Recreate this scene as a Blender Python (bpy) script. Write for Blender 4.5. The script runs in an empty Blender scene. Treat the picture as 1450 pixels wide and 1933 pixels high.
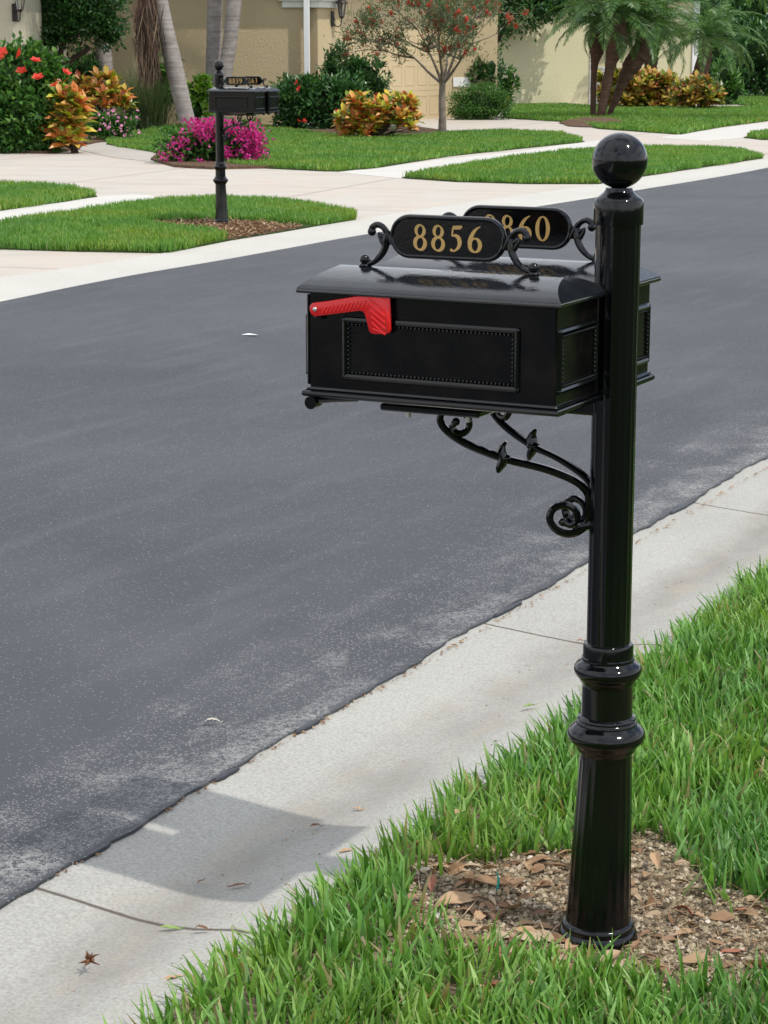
import bpy, math, random
import numpy as np
from mathutils import Vector, Matrix
R_ = math.radians
S = bpy.context.scene
COL = S.collection
random.seed(7)

# ------------------------------------------------------------------ camera
CAM_F = 4000.0            # focal length in photo pixels (photo 1450 x 1933)
PITCH = math.atan(876.5 / CAM_F)
CAM_H = 1.6
cd = bpy.data.cameras.new("camera")
cam = bpy.data.objects.new("camera", cd); COL.objects.link(cam)
cam.location = (0, 0, CAM_H)
cam.rotation_euler = (math.pi/2 - PITCH, 0, 0)
cd.sensor_fit = 'VERTICAL'; cd.sensor_height = 36.0
cd.lens = 36.0 * CAM_F / 1933.0
cd.clip_start = 0.05; cd.clip_end = 2000
cd.dof.use_dof = True; cd.dof.focus_distance = 3.9; cd.dof.aperture_fstop = 60
S.camera = cam

# ------------------------------------------------------------------ light
SUNV = Vector((0.545, -0.405, 1.05)).normalized()
SUN_EL = math.asin(SUNV.z)
w = bpy.data.worlds.new("World"); S.world = w; w.use_nodes = True
nt = w.node_tree; nt.nodes.clear()
sky = nt.nodes.new('ShaderNodeTexSky'); sky.sky_type = 'NISHITA'; sky.sun_disc = False
sky.sun_elevation = SUN_EL; sky.sun_rotation = math.atan2(SUNV.x, SUNV.y)
sky.air_density = 1.0; sky.dust_density = 0.6; sky.ozone_density = 1.0
bg = nt.nodes.new('ShaderNodeBackground'); bg.inputs[1].default_value = 0.148
wo = nt.nodes.new('ShaderNodeOutputWorld')
# thin broken cloud over the blue sky
tcw = nt.nodes.new('ShaderNodeTexCoord'); mpw = nt.nodes.new('ShaderNodeMapping'); mpw.inputs['Scale'].default_value = (1, 1, 2.2)
nzw = nt.nodes.new('ShaderNodeTexNoise'); nzw.inputs['Scale'].default_value = 2.3; nzw.inputs['Detail'].default_value = 7; nzw.inputs['Roughness'].default_value = .55
rpw = nt.nodes.new('ShaderNodeValToRGB'); rpw.color_ramp.elements[0].position = .33; rpw.color_ramp.elements[1].position = .56
mxw = nt.nodes.new('ShaderNodeMix'); mxw.data_type = 'RGBA'; mxw.inputs[7].default_value = (8.6, 8.9, 9.4, 1)
nt.links.new(tcw.outputs['Generated'], mpw.inputs[0]); nt.links.new(mpw.outputs[0], nzw.inputs[0]); nt.links.new(nzw.outputs['Fac'], rpw.inputs[0])
nt.links.new(rpw.outputs[0], mxw.inputs[0]); nt.links.new(sky.outputs[0], mxw.inputs[6])
nt.links.new(mxw.outputs[2], bg.inputs[0]); nt.links.new(bg.outputs[0], wo.inputs[0])
sd = bpy.data.lights.new("sun", 'SUN'); sd.energy = 2.85; sd.angle = R_(0.8); sd.color = (1.0, 0.955, 0.88)
so = bpy.data.objects.new("sun", sd); COL.objects.link(so)
so.rotation_euler = SUNV.to_track_quat('Z', 'Y').to_euler()
S.view_settings.view_transform = 'Standard'; S.view_settings.look = 'None'
S.view_settings.exposure = 0.0; S.view_settings.gamma = 1.0; S.view_settings.use_curve_mapping = False
S.cycles.max_bounces = 6; S.cycles.transparent_max_bounces = 6
S.cycles.use_denoising = True

# ------------------------------------------------------------------ helpers
cp, sp = math.cos(PITCH), math.sin(PITCH)
def ray(px, py):
    a = (px-725)/CAM_F; b = -(py-966.5)/CAM_F
    return Vector((a, cp + b*sp, -sp + b*cp))
def G(px, py, z=0.0):                     # photo pixel -> point on the ground (height z)
    d = ray(px, py); t = (z-CAM_H)/d.z
    return Vector((d.x*t, d.y*t, z))
def atY(px, py, Y):                       # photo pixel -> point at distance Y
    d = ray(px, py); t = Y/d.y
    return Vector((d.x*t, Y, CAM_H + d.z*t))
def tag(o, label=None, cat=None, group=None, kind=None):
    if label: o['label'] = label
    if cat: o['category'] = cat
    if group: o['group'] = group
    if kind: o['kind'] = kind
    return o
def empty(name, loc=(0, 0, 0), rz=0.0, parent=None):
    o = bpy.data.objects.new(name, None); COL.objects.link(o)
    o.location = loc; o.rotation_euler = (0, 0, rz); o.empty_display_size = .1
    if parent: o.parent = parent
    return o
def copy_tree(o, parent=None):
    c = o.copy(); COL.objects.link(c)
    if parent: c.parent = parent
    for ch in list(o.children): copy_tree(ch, c)
    return c

class M:
    """collects shapes into one mesh"""
    def __init__(s): s.v = []; s.f = []; s.sm = []
    def add(s, vs, fs, smooth=True):
        n = len(s.v); s.v += [tuple(p) for p in vs]
        s.f += [tuple(i+n for i in f) for f in fs]; s.sm += [smooth]*len(fs)
        return s
    def box(s, a, b, bev=0.0):
        x0, y0, z0 = a; x1, y1, z1 = b
        if bev <= 0:
            vs = [(x, y, z) for x in (x0, x1) for y in (y0, y1) for z in (z0, z1)]
            return s.add(vs, [(0,1,3,2),(4,6,7,5),(0,4,5,1),(2,3,7,6),(0,2,6,4),(1,5,7,3)], False)
        c = bev
        lo = [(x0+c,y0),(x1-c,y0),(x1,y0+c),(x1,y1-c),(x1-c,y1),(x0+c,y1),(x0,y1-c),(x0,y0+c)]
        li = [(x0+c,y0+c),(x1-c,y0+c),(x1-c,y0+c),(x1-c,y1-c),(x1-c,y1-c),(x0+c,y1-c),(x0+c,y1-c),(x0+c,y0+c)]
        vs = [(x,y,z0) for x,y in li]+[(x,y,z0+c) for x,y in lo]+[(x,y,z1-c) for x,y in lo]+[(x,y,z1) for x,y in li]
        fs = []
        for k in range(3):
            for i in range(8):
                j = (i+1) % 8; fs.append((k*8+i, k*8+j, k*8+8+j, k*8+8+i))
        fs += [tuple(range(7,-1,-1)), tuple(range(24,32))]
        return s.add(vs, fs, False)
    def tube(s, pts, rad, n=8, closed=False, up=(0,0,1), flat=1.0):
        pts = [Vector(p) for p in pts]; N = len(pts)
        if not hasattr(rad, '__len__'): rad = [rad]*N
        vs = []; prev = None
        for i, p in enumerate(pts):
            if closed: t = pts[(i+1) % N]-pts[i-1]
            else: t = pts[min(i+1, N-1)]-pts[max(i-1, 0)]
            t.normalize()
            if prev is None:
                a = Vector(up); 
                if abs(a.dot(t)) > .95: a = Vector((1, 0, 0)) if abs(t.x) < .9 else Vector((0, 1, 0))
            else: a = prev
            a = (a - t*a.dot(t)).normalized(); prev = a; b = t.cross(a)
            for k in range(n):
                th = 2*math.pi*k/n
                vs.append(p + a*math.cos(th)*rad[i] + b*math.sin(th)*rad[i]*flat)
        fs = []
        for i in range(N if closed else N-1):
            j = (i+1) % N
            for k in range(n):
                l = (k+1) % n; fs.append((i*n+k, i*n+l, j*n+l, j*n+k))
        if not closed: fs += [tuple(range(n-1, -1, -1)), tuple((N-1)*n+k for k in range(n))]
        return s.add(vs, fs)
    def ball(s, c, r, nu=16, nv=10, sc=(1, 1, 1)):
        vs = [(c[0], c[1], c[2]-r*sc[2])]
        for j in range(1, nv):
            a = -math.pi/2 + math.pi*j/nv
            for i in range(nu):
                b = 2*math.pi*i/nu
                vs.append((c[0]+r*sc[0]*math.cos(a)*math.cos(b), c[1]+r*sc[1]*math.cos(a)*math.sin(b), c[2]+r*sc[2]*math.sin(a)))
        vs.append((c[0], c[1], c[2]+r*sc[2])); T = len(vs)-1
        fs = [(0, 1+(i+1) % nu, 1+i) for i in range(nu)]
        for j in range(nv-2):
            for i in range(nu):
                k = (i+1) % nu; fs.append((1+j*nu+i, 1+j*nu+k, 1+(j+1)*nu+k, 1+(j+1)*nu+i))
        fs += [(T, 1+(nv-2)*nu+i, 1+(nv-2)*nu+(i+1) % nu) for i in range(nu)]
        return s.add(vs, fs)
    def lathe(s, prof, n=48, flutes=0, depth=0.0, off=None, cap=True):
        # prof: list of (z, r[, fluted])
        vs = []
        for p in prof:
            z, r = p[0], p[1]; fl = p[2] if len(p) > 2 else 0
            ox, oy = off(z) if off else (0, 0)
            for k in range(n):
                th = 2*math.pi*k/n
                rr = r
                if fl: rr = r*(1 - depth*fl*(abs(math.sin(th*flutes/2))**1.0 if True else 0))
                vs.append((ox+rr*math.cos(th), oy+rr*math.sin(th), z))
        fs = []
        for i in range(len(prof)-1):
            for k in range(n):
                l = (k+1) % n; fs.append((i*n+k, (i+1)*n+k, (i+1)*n+l, i*n+l))
        if cap: fs += [tuple(range(n)), tuple((len(prof)-1)*n+k for k in range(n-1, -1, -1))]
        return s.add(vs, fs)
    def prism(s, poly, fn, t0, t1, bev=0.0):
        """poly: 2-D outline; fn(a,b,t) -> 3-D; thickness t0..t1, small bevel on both rims"""
        P = [Vector(p) for p in poly]; n = len(P)
        def inset(d):
            o = []
            for i in range(n):
                e1 = (P[i]-P[i-1]).normalized(); e2 = (P[(i+1) % n]-P[i]).normalized()
                n1 = Vector((-e1.y, e1.x)); n2 = Vector((-e2.y, e2.x)); m = (n1+n2)
                m = m.normalized()/max(.5, m.normalized().dot(n1)) if m.length > 1e-6 else n1
                o.append(P[i]+m*d)
            return o
        area = sum(P[i-1].x*P[i].y-P[i].x*P[i-1].y for i in range(n))
        if area < 0: P.reverse()
        Q = inset(bev) if bev > 0 else P
        rings = [(Q, t0), (P, t0+bev), (P, t1-bev), (Q, t1)] if bev > 0 else [(P, t0), (P, t1)]
        vs = []; fs = []
        for r, t in rings: vs += [fn(p.x, p.y, t) for p in r]
        for k in range(len(rings)-1):
            for i in range(n):
                j = (i+1) % n; fs.append((k*n+i, k*n+j, (k+1)*n+j, (k+1)*n+i))
        fs += [tuple(range(n-1, -1, -1)), tuple((len(rings)-1)*n+i for i in range(n))]
        return s.add(vs, fs)
    def build(s, name, mat, parent=None, angle=35, loc=None):
        me = bpy.data.meshes.new(name); me.from_pydata([tuple(v) for v in s.v], [], s.f)
        me.polygons.foreach_set('use_smooth', s.sm); me.materials.append(mat)
        import bmesh
        bm = bmesh.new(); bm.from_mesh(me); bmesh.ops.recalc_face_normals(bm, faces=bm.faces); bm.to_mesh(me); bm.free()
        me.set_sharp_from_angle(angle=R_(angle)); me.update()
        o = bpy.data.objects.new(name, me); COL.objects.link(o)
        if parent: o.parent = parent
        if loc: o.location = loc
        return o

def fast(name, V, F, mat, parent=None, smooth=False):
    """numpy mesh: V (n,3), F (m,k)"""
    V = np.ascontiguousarray(V, dtype=np.float32); F = np.ascontiguousarray(F, dtype=np.int32)
    me = bpy.data.meshes.new(name)
    me.vertices.add(len(V)); me.vertices.foreach_set('co', V.ravel())
    m, k = F.shape
    me.loops.add(m*k); me.loops.foreach_set('vertex_index', F.ravel())
    me.polygons.add(m); me.polygons.foreach_set('loop_start', np.arange(m, dtype=np.int32)*k)
    try: me.polygons.foreach_set('loop_total', np.full(m, k, dtype=np.int32))
    except Exception: pass
    me.polygons.foreach_set('use_smooth', np.full(m, smooth, dtype=bool))
    me.materials.append(mat); me.update(calc_edges=True)
    o = bpy.data.objects.new(name, me); COL.objects.link(o)
    if parent: o.parent = parent
    return o

def spline(pts, n=8, closed=False):
    P = [np.array(p, float) for p in pts]; N = len(P); out = []
    rng = range(N if closed else N-1)
    for i in rng:
        if closed: p0, p1, p2, p3 = P[i-1], P[i], P[(i+1) % N], P[(i+2) % N]
        else: p0, p1, p2, p3 = P[max(i-1, 0)], P[i], P[i+1], P[min(i+2, N-1)]
        for k in range(n):
            t = k/n
            out.append(.5*((2*p1)+(-p0+p2)*t+(2*p0-5*p1+4*p2-p3)*t*t+(-p0+3*p1-3*p2+p3)*t**3))
    if not closed: out.append(P[-1])
    return out

# ------------------------------------------------------------------ materials
def mat(name, col=(.5, .5, .5), rough=.6, spec=.5, metal=0.0, coat=0.0):
    m = bpy.data.materials.new(name); m.use_nodes = True
    b = m.node_tree.nodes['Principled BSDF']
    b.inputs['Base Color'].default_value = (*col, 1); b.inputs['Roughness'].default_value = rough
    b.inputs['Specular IOR Level'].default_value = spec; b.inputs['Metallic'].default_value = metal
    b.inputs['Coat Weight'].default_value = coat; b.inputs['Coat Roughness'].default_value = .04
    return m
def N(m, t): return m.node_tree.nodes.new(t)
def L(m, a, b): m.node_tree.links.new(a, b)
def bsdf(m): return m.node_tree.nodes['Principled BSDF']
def coords(m, kind='Object', scale=None, rot=None):
    tc = N(m, 'ShaderNodeTexCoord'); out = tc.outputs[kind]
    if scale or rot:
        mp = N(m, 'ShaderNodeMapping')
        if scale: mp.inputs['Scale'].default_value = scale
        if rot: mp.inputs['Rotation'].default_value = rot
        L(m, out, mp.inputs['Vector']); out = mp.outputs[0]
    return out
def noise(m, vec, scale, detail=3, rough=.55, dist=0.0):
    n = N(m, 'ShaderNodeTexNoise'); n.inputs['Scale'].default_value = scale
    n.inputs['Detail'].default_value = detail; n.inputs['Roughness'].default_value = rough
    n.inputs['Distortion'].default_value = dist
    L(m, vec, n.inputs['Vector']); return n.outputs['Fac']
def voro(m, vec, scale, out='Distance', feature='F1'):
    n = N(m, 'ShaderNodeTexVoronoi'); n.inputs['Scale'].default_value = scale; n.feature = feature
    L(m, vec, n.inputs['Vector']); return n.outputs[out]
def ramp(m, fac, stops, interp='LINEAR'):
    r = N(m, 'ShaderNodeValToRGB'); r.color_ramp.interpolation = interp
    e = r.color_ramp.elements
    while len(e) < len(stops): e.new(.5)
    for i, (p, c) in enumerate(stops):
        e[i].position = p; e[i].color = (*c, 1) if hasattr(c, '__len__') else (c, c, c, 1)
    L(m, fac, r.inputs[0]); return r.outputs[0]
def mix(m, fac, a, b, mode='MIX'):
    n = N(m, 'ShaderNodeMix'); n.data_type = 'RGBA'; n.blend_type = mode
    for s, v in ((n.inputs[0], fac), (n.inputs[6], a), (n.inputs[7], b)):
        if hasattr(v, 'is_output') or isinstance(v, bpy.types.NodeSocket): L(m, v, s)
        elif hasattr(v, '__len__'): s.default_value = (*v, 1)
        else: s.default_value = v
    return n.outputs[2]
def mth(m, op, a, b=0.0, c=0.0):
    n = N(m, 'ShaderNodeMath'); n.operation = op
    for s, v in ((n.inputs[0], a), (n.inputs[1], b), (n.inputs[2], c)):
        if isinstance(v, bpy.types.NodeSocket): L(m, v, s)
        else: s.default_value = v
    return n.outputs[0]
def sep(m, vec):
    n = N(m, 'ShaderNodeSeparateXYZ'); L(m, vec, n.inputs[0]); return n.outputs
def bump(m, h, strength=.3, dist=.01):
    b = N(m, 'ShaderNodeBump'); b.inputs['Strength'].default_value = strength; b.inputs['Distance'].default_value = dist
    L(m, h, b.inputs['Height']); L(m, b.outputs[0], bsdf(m).inputs['Normal'])

# black gloss paint
BLACK = mat('black_gloss_paint', (.0026, .0028, .0034), .10, .42)
c = coords(BLACK)
n1 = noise(BLACK, c, 260, 2); n2 = noise(BLACK, c, 38, 3)
L(BLACK, ramp(BLACK, n2, [(.3, .045), (.75, .12)]), bsdf(BLACK).inputs['Roughness'])
bump(BLACK, mth(BLACK, 'ADD', n1, mth(BLACK, 'MULTIPLY', n2, 1.2)), .07, .002)
LID = mat('sky_lifted_black_lid', (.006, .007, .009), .08, .75)  # black paint with a paler bluish base, standing in for reflected sky
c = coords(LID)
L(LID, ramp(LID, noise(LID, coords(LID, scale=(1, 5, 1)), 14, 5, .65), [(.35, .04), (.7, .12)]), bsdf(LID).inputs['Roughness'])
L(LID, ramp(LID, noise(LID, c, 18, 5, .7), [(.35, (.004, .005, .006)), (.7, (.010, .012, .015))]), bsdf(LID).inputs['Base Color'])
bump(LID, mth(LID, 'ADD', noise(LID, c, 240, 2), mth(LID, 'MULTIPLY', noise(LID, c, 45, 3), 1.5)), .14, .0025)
BLACKS = mat('black_satin_cast_paint', (.003, .003, .0034), .12, .28)
c = coords(BLACKS); n1 = noise(BLACKS, c, 180, 4, .7)
L(BLACKS, ramp(BLACKS, noise(BLACKS, c, 22, 4), [(.35, (.002, .002, .0024)), (.7, (.008, .007, .006))]), bsdf(BLACKS).inputs['Base Color'])
bump(BLACKS, n1, .12, .002)
GOLD = mat('gold_number_paint', (.50, .31, .10), .5)
STEEL = mat('zinc_steel', (.55, .55, .52), .35, metal=.9)
RED = mat('red_flag_plastic', (.72, .010, .012), .32)
REDD = mat('red_flag_groove', (.33, .004, .006), .35)

# asphalt: dark sealed tar with pale aggregate showing, more along the worn edge
ROADM = mat('asphalt', (.06, .065, .075), .62, .5)
c = coords(ROADM); x = sep(ROADM, c)[0]
big = noise(ROADM, c, .55, 4, .6, .6); mid = noise(ROADM, c, 4.0, 5, .65, .4); fine = noise(ROADM, c, 120, 3, .7)
streak = noise(ROADM, coords(ROADM, scale=(3.5, .45, 1)), 2.0, 4, .6)
edge = mth(ROADM, 'MULTIPLY', mth(ROADM, 'SUBTRACT', 3.02, x), 1.65)     # 1 at the kerb, 0 inwards
edgen = mth(ROADM, 'ADD', mth(ROADM, 'MULTIPLY', edge, .62), mth(ROADM, 'MULTIPLY', mth(ROADM, 'SUBTRACT', mid, .5), 1.3))
edgen = mth(ROADM, 'ADD', edgen, mth(ROADM, 'MULTIPLY', mth(ROADM, 'SUBTRACT', streak, .5), .8))
wear = ramp(ROADM, edgen, [(.12, 0.0), (.62, 1.0)])
scuff = ramp(ROADM, edgen, [(.42, 0.0), (.85, 1.0)])
lip = ramp(ROADM, mth(ROADM, 'ADD', x, mth(ROADM, 'MULTIPLY', mid, .05)), [(0, 0.0), (1, 1.0)])
base = ramp(ROADM, big, [(.30, (.030, .034, .041)), (.5, (.047, .052, .060)), (.70, (.068, .073, .080))])
base = mix(ROADM, mth(ROADM, 'MULTIPLY', fine, .55), base, (.03, .033, .038))
base = mix(ROADM, ramp(ROADM, streak, [(.5, 0.0), (.72, .25)]), base, (.12, .123, .13))
sv = N(ROADM, 'ShaderNodeTexVoronoi'); sv.inputs['Scale'].default_value = 175; L(ROADM, c, sv.inputs['Vector'])
rnd = sep(ROADM, sv.outputs['Color'])[0]
ey = mth(ROADM, 'MULTIPLY', mth(ROADM, 'ADD', sep(ROADM, c)[1], 3.0), -.0135)
ed = mth(ROADM, 'SUBTRACT', mth(ROADM, 'SUBTRACT', x, 2.385), ey)     # metres inside the ragged edge
inner = ramp(ROADM, mth(ROADM, 'ADD', ed, mth(ROADM, 'MULTIPLY', mth(ROADM, 'SUBTRACT', mid, .5), .05)), [(.004, 0.0), (.022, 1.0)])
wear = mth(ROADM, 'MULTIPLY', wear, inner); scuff = mth(ROADM, 'MULTIPLY', scuff, inner)
thr = mth(ROADM, 'SUBTRACT', .93, mth(ROADM, 'MULTIPLY', wear, .55))
thr = mth(ROADM, 'SUBTRACT', thr, mth(ROADM, 'MULTIPLY', mth(ROADM, 'MAXIMUM', mth(ROADM, 'SUBTRACT', mid, .5), 0.0), .35))
isag = mth(ROADM, 'GREATER_THAN', rnd, thr)
small = mth(ROADM, 'LESS_THAN', sv.outputs['Distance'], .42)
spk = mth(ROADM, 'MULTIPLY', isag, small)
agc = ramp(ROADM, noise(ROADM, c, 300, 1), [(.3, (.20, .20, .20)), (.7, (.42, .40, .37))])
base = mix(ROADM, mth(ROADM, 'MULTIPLY', scuff, ramp(ROADM, noise(ROADM, c, 70, 4, .75), [(.44, 0.0), (.56, .8)])), base, (.34, .33, .31))
L(ROADM, mix(ROADM, mth(ROADM, 'MULTIPLY', spk, .6), base, agc), bsdf(ROADM).inputs['Base Color'])
bump(ROADM, mth(ROADM, 'ADD', fine, mth(ROADM, 'MULTIPLY', sv.outputs['Distance'], -.6)), .55, .006)
TAR = mat('fresh_tar', (.022, .025, .032), .5)
bump(TAR, noise(TAR, coords(TAR), 90, 4), .5, .005)

def concrete(name, c0, c1, joint=False, tint=None, stain=True):
    m = mat(name, c0, .85, .3)
    c = coords(m)
    a = ramp(m, noise(m, c, 1.4, 5, .6, .5), [(.3, c0), (.7, c1)])
    a = mix(m, .55, a, ramp(m, noise(m, c, 130, 3, .7), [(.34, tuple(v*.70 for v in c0)), (.62, tuple(min(.8, v*1.08) for v in c1))]))
    sp = mth(m, 'GREATER_THAN', noise(m, c, 420, 1), .70)
    a = mix(m, mth(m, 'MULTIPLY', sp, .35), a, tuple(v*.45 for v in c0))
    if tint: a = mix(m, ramp(m, noise(m, coords(m, scale=(1, .35, 1)), 1.1, 4, .6, .4), [(.4, 0.0), (.7, .8)]), a, tint)
    if name.startswith('driveway'):
        s = sep(m, coords(m, rot=(0, 0, .33)))
        for ax, st in ((0, 3.4), (1, 3.1)):
            d = mth(m, 'ABSOLUTE', mth(m, 'SUBTRACT', mth(m, 'FRACT', mth(m, 'DIVIDE', s[ax], st)), .5))
            a = mix(m, ramp(m, d, [(.0045, .6), (.009, 0.0)]), a, (.22, .18, .15))
        a = mix(m, ramp(m, noise(m, coords(m, scale=(.5, 1.6, 1)), 1.6, 5, .65, .5), [(.52, 0.0), (.75, .35)]), a, (.30, .25, .21))
    if joint:
        s = sep(m, c)
        wob = mth(m, 'MULTIPLY', mth(m, 'SUBTRACT', noise(m, c, 7, 4, .6), .5), .05)
        # dirt line along the flow line of the gutter
        fl = mth(m, 'ABSOLUTE', mth(m, 'SUBTRACT', mth(m, 'ADD', s[0], mth(m, 'MULTIPLY', wob, 2.6)), 2.085))
        flm = ramp(m, fl, [(0.0, 1.0), (.045, .8), (.15, 0.0)])
        flm = mth(m, 'MULTIPLY', flm, ramp(m, noise(m, coords(m, scale=(1, .5, 1)), 2.4, 4, .65), [(.32, .15), (.58, 1.0)]))
        a = mix(m, mth(m, 'MULTIPLY', flm, .62), a, (.20, .18, .155))
        tan = ramp(m, noise(m, coords(m, scale=(1.6, .6, 1)), 5.0, 5, .7), [(.52, 0.0), (.72, .5)])
        a = mix(m, mth(m, 'MULTIPLY', tan, ramp(m, fl, [(0.02, 1.0), (.22, 0.0)])), a, (.40, .33, .22))
        for jy in (-3.14, -5.31, -7.15, -9.2, -1.1):
            d = mth(m, 'ABSOLUTE', mth(m, 'SUBTRACT', mth(m, 'ADD', s[1], mth(m, 'MULTIPLY', wob, .35)), jy))
            a = mix(m, ramp(m, d, [(.0030, .95), (.0065, 0.0)]), a, (.07, .05, .04))
    L(m, a, bsdf(m).inputs['Base Color'])
    bump(m, mth(m, 'ADD', noise(m, c, 200, 3, .7), mth(m, 'MULTIPLY', noise(m, c, 20, 3), .8)), .35, .004)
    return m
GUTM = concrete('gutter_concrete', (.335, .325, .295), (.43, .42, .385), joint=True)
GUT2 = concrete('far_gutter_concrete', (.47, .45, .405), (.56, .54, .49))
DRVM = concrete('driveway_concrete', (.44, .405, .355), (.55, .51, .45), tint=(.52, .44, .37))
WALKM = concrete('sidewalk_concrete', (.52, .50, .46), (.62, .60, .55))

SOIL = mat('sandy_soil', (.2, .15, .1), .95, .2)
c = coords(SOIL)
a = ramp(SOIL, noise(SOIL, c, 9, 6, .7, .3), [(.3, (.12, .085, .055)), (.52, (.25, .185, .12)), (.75, (.40, .31, .21))])
a = mix(SOIL, .5, a, ramp(SOIL, noise(SOIL, c, 110, 4, .7), [(.35, (.07, .05, .035)), (.7, (.42, .33, .23))]))
L(SOIL, a, bsdf(SOIL).inputs['Base Color']); bump(SOIL, noise(SOIL, c, 60, 6, .75), .8, .012)
MULCH = mat('brown_mulch', (.16, .09, .055), .95, .2)
c = coords(MULCH)
L(MULCH, ramp(MULCH, noise(MULCH, c, 26, 6, .75), [(.33, (.05, .03, .02)), (.55, (.155, .095, .06)), (.75, (.31, .215, .145))]), bsdf(MULCH).inputs['Base Color'])
bump(MULCH, noise(MULCH, c, 40, 5, .7), .8, .03)
TURFM = mat('turf_base', (.045, .075, .015), .95, .1)
c = coords(TURFM)
L(TURFM, ramp(TURFM, noise(TURFM, c, 12, 6, .7), [(.3, (.028, .035, .014)), (.6, (.05, .09, .02)), (.8, (.10, .10, .045))]), bsdf(TURFM).inputs['Base Color'])
bump(TURFM, noise(TURFM, c, 45, 5, .7), .8, .03)

def leafmat(name, stops, rough=.42, transl=.28, spec=.5, tcol=None, patch=None):
    m = mat(name, (.1, .2, .05), rough, spec)
    g = N(m, 'ShaderNodeNewGeometry')
    col = ramp(m, g.outputs['Random Per Island'], stops)
    if patch:      # lawns grow in yellower and bluer patches
        pn = ramp(m, noise(m, coords(m), patch[0]*2.2, 4, .6), [(.36, (.78, .86, 1.05)), (.5, (1, 1, 1)), (.66, (patch[1], 1.02, patch[2]))])
        col = mix(m, 1.0, col, pn, 'MULTIPLY')
    L(m, col, bsdf(m).inputs['Base Color'])
    tr = N(m, 'ShaderNodeBsdfTranslucent')
    tc_ = mix(m, 1.0, col, tcol or (1.25, 1.35, .55), 'MULTIPLY'); L(m, tc_, tr.inputs['Color'])
    ms = N(m, 'ShaderNodeMixShader'); ms.inputs[0].default_value = transl
    L(m, bsdf(m).outputs[0], ms.inputs[1]); L(m, tr.outputs[0], ms.inputs[2])
    L(m, ms.outputs[0], m.node_tree.nodes['Material Output'].inputs[0])
    return m
GRASS = leafmat('grass_blade', [(0, (.065, .165, .024)), (.3, (.120, .275, .046)), (.65, (.185, .375, .072)), (.88, (.28, .47, .13)), (.955, (.20, .25, .07)), (.975, (.34, .28, .14)), (1, (.42, .34, .2))], .5, .34, patch=(.9, 1.2, 1.0))
GRASSF = leafmat('far_grass_blade', [(0, (.085, .21, .030)), (.5, (.14, .30, .045)), (.9, (.21, .38, .07)), (1, (.28, .29, .10))], .5, .35, patch=(.35, 1.35, .9))
DGREEN = leafmat('dark_green_leaf', [(0, (.018, .060, .015)), (.5, (.035, .115, .028)), (.85, (.065, .175, .042)), (1, (.13, .26, .07))], .33, .22)
MGREEN = leafmat('mid_green_leaf', [(0, (.030, .095, .018)), (.5, (.060, .17, .030)), (.85, (.10, .24, .042)), (1, (.15, .27, .05))], .36, .28)
LIME = leafmat('lime_leaf', [(0, (.05, .13, .015)), (.5, (.12, .26, .03)), (1, (.30, .42, .05))], .4, .35)
BROWNL = leafmat('dry_frond', [(0, (.07, .038, .02)), (.5, (.16, .095, .052)), (.85, (.27, .18, .105)), (1, (.40, .30, .19))], .6, .2, tcol=(1, .9, .7))
CROTON = leafmat('croton_leaf', [(0, (.38, .07, .03)), (.15, (.58, .17, .04)), (.32, (.72, .30, .08)), (.46, (.74, .44, .16)), (.55, (.66, .50, .05)), (.68, (.46, .50, .04)), (.84, (.22, .32, .03)), (1, (.08, .13, .02))], .32, .2, tcol=(1.1, 1.0, .6))
CROTON2 = leafmat('yellow_croton_leaf', [(0, (.26, .06, .02)), (.12, (.42, .18, .05)), (.35, (.52, .30, .07)), (.5, (.42, .36, .03)), (.7, (.20, .24, .02)), (1, (.06, .10, .02))], .34, .2, tcol=(1.1, 1.0, .6))
MAGENTA = leafmat('magenta_bract', [(0, (.42, .012, .16)), (.5, (.62, .025, .25)), (1, (.75, .08, .40))], .6, .3, tcol=(1.1, .7, 1))
PINK = leafmat('pink_petal', [(0, (.68, .20, .40)), (.5, (.78, .32, .52)), (1, (.82, .50, .64))], .6, .2, tcol=(1, .8, .9))
REDP = leafmat('red_petal', [(0, (.55, .018, .012)), (.6, (.72, .05, .03)), (1, (.80, .16, .09))], .5, .25, tcol=(1, .7, .6))
YELP = leafmat('yellow_petal', [(0, (.80, .45, .02)), (1, (.85, .62, .05))], .5, .25, tcol=(1, .9, .6))
PALMG = leafmat('palm_leaflet', [(0, (.035, .095, .025)), (.5, (.075, .17, .042)), (1, (.17, .28, .08))], .36, .3)
DRYLEAF = leafmat('dry_leaf', [(0, (.15, .075, .035)), (.4, (.28, .16, .08)), (.75, (.40, .26, .14)), (1, (.50, .38, .25))], .6, .1, tcol=(1, .9, .7))
CLOD = leafmat('soil_clod', [(0, (.08, .06, .036)), (.35, (.20, .155, .095)), (.7, (.34, .28, .175)), (.93, (.50, .41, .30)), (1, (.62, .56, .46))], .9, .0)
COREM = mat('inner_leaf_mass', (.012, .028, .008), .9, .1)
TEAL = mat('teal_plastic', (.03, .42, .36), .5)

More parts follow.
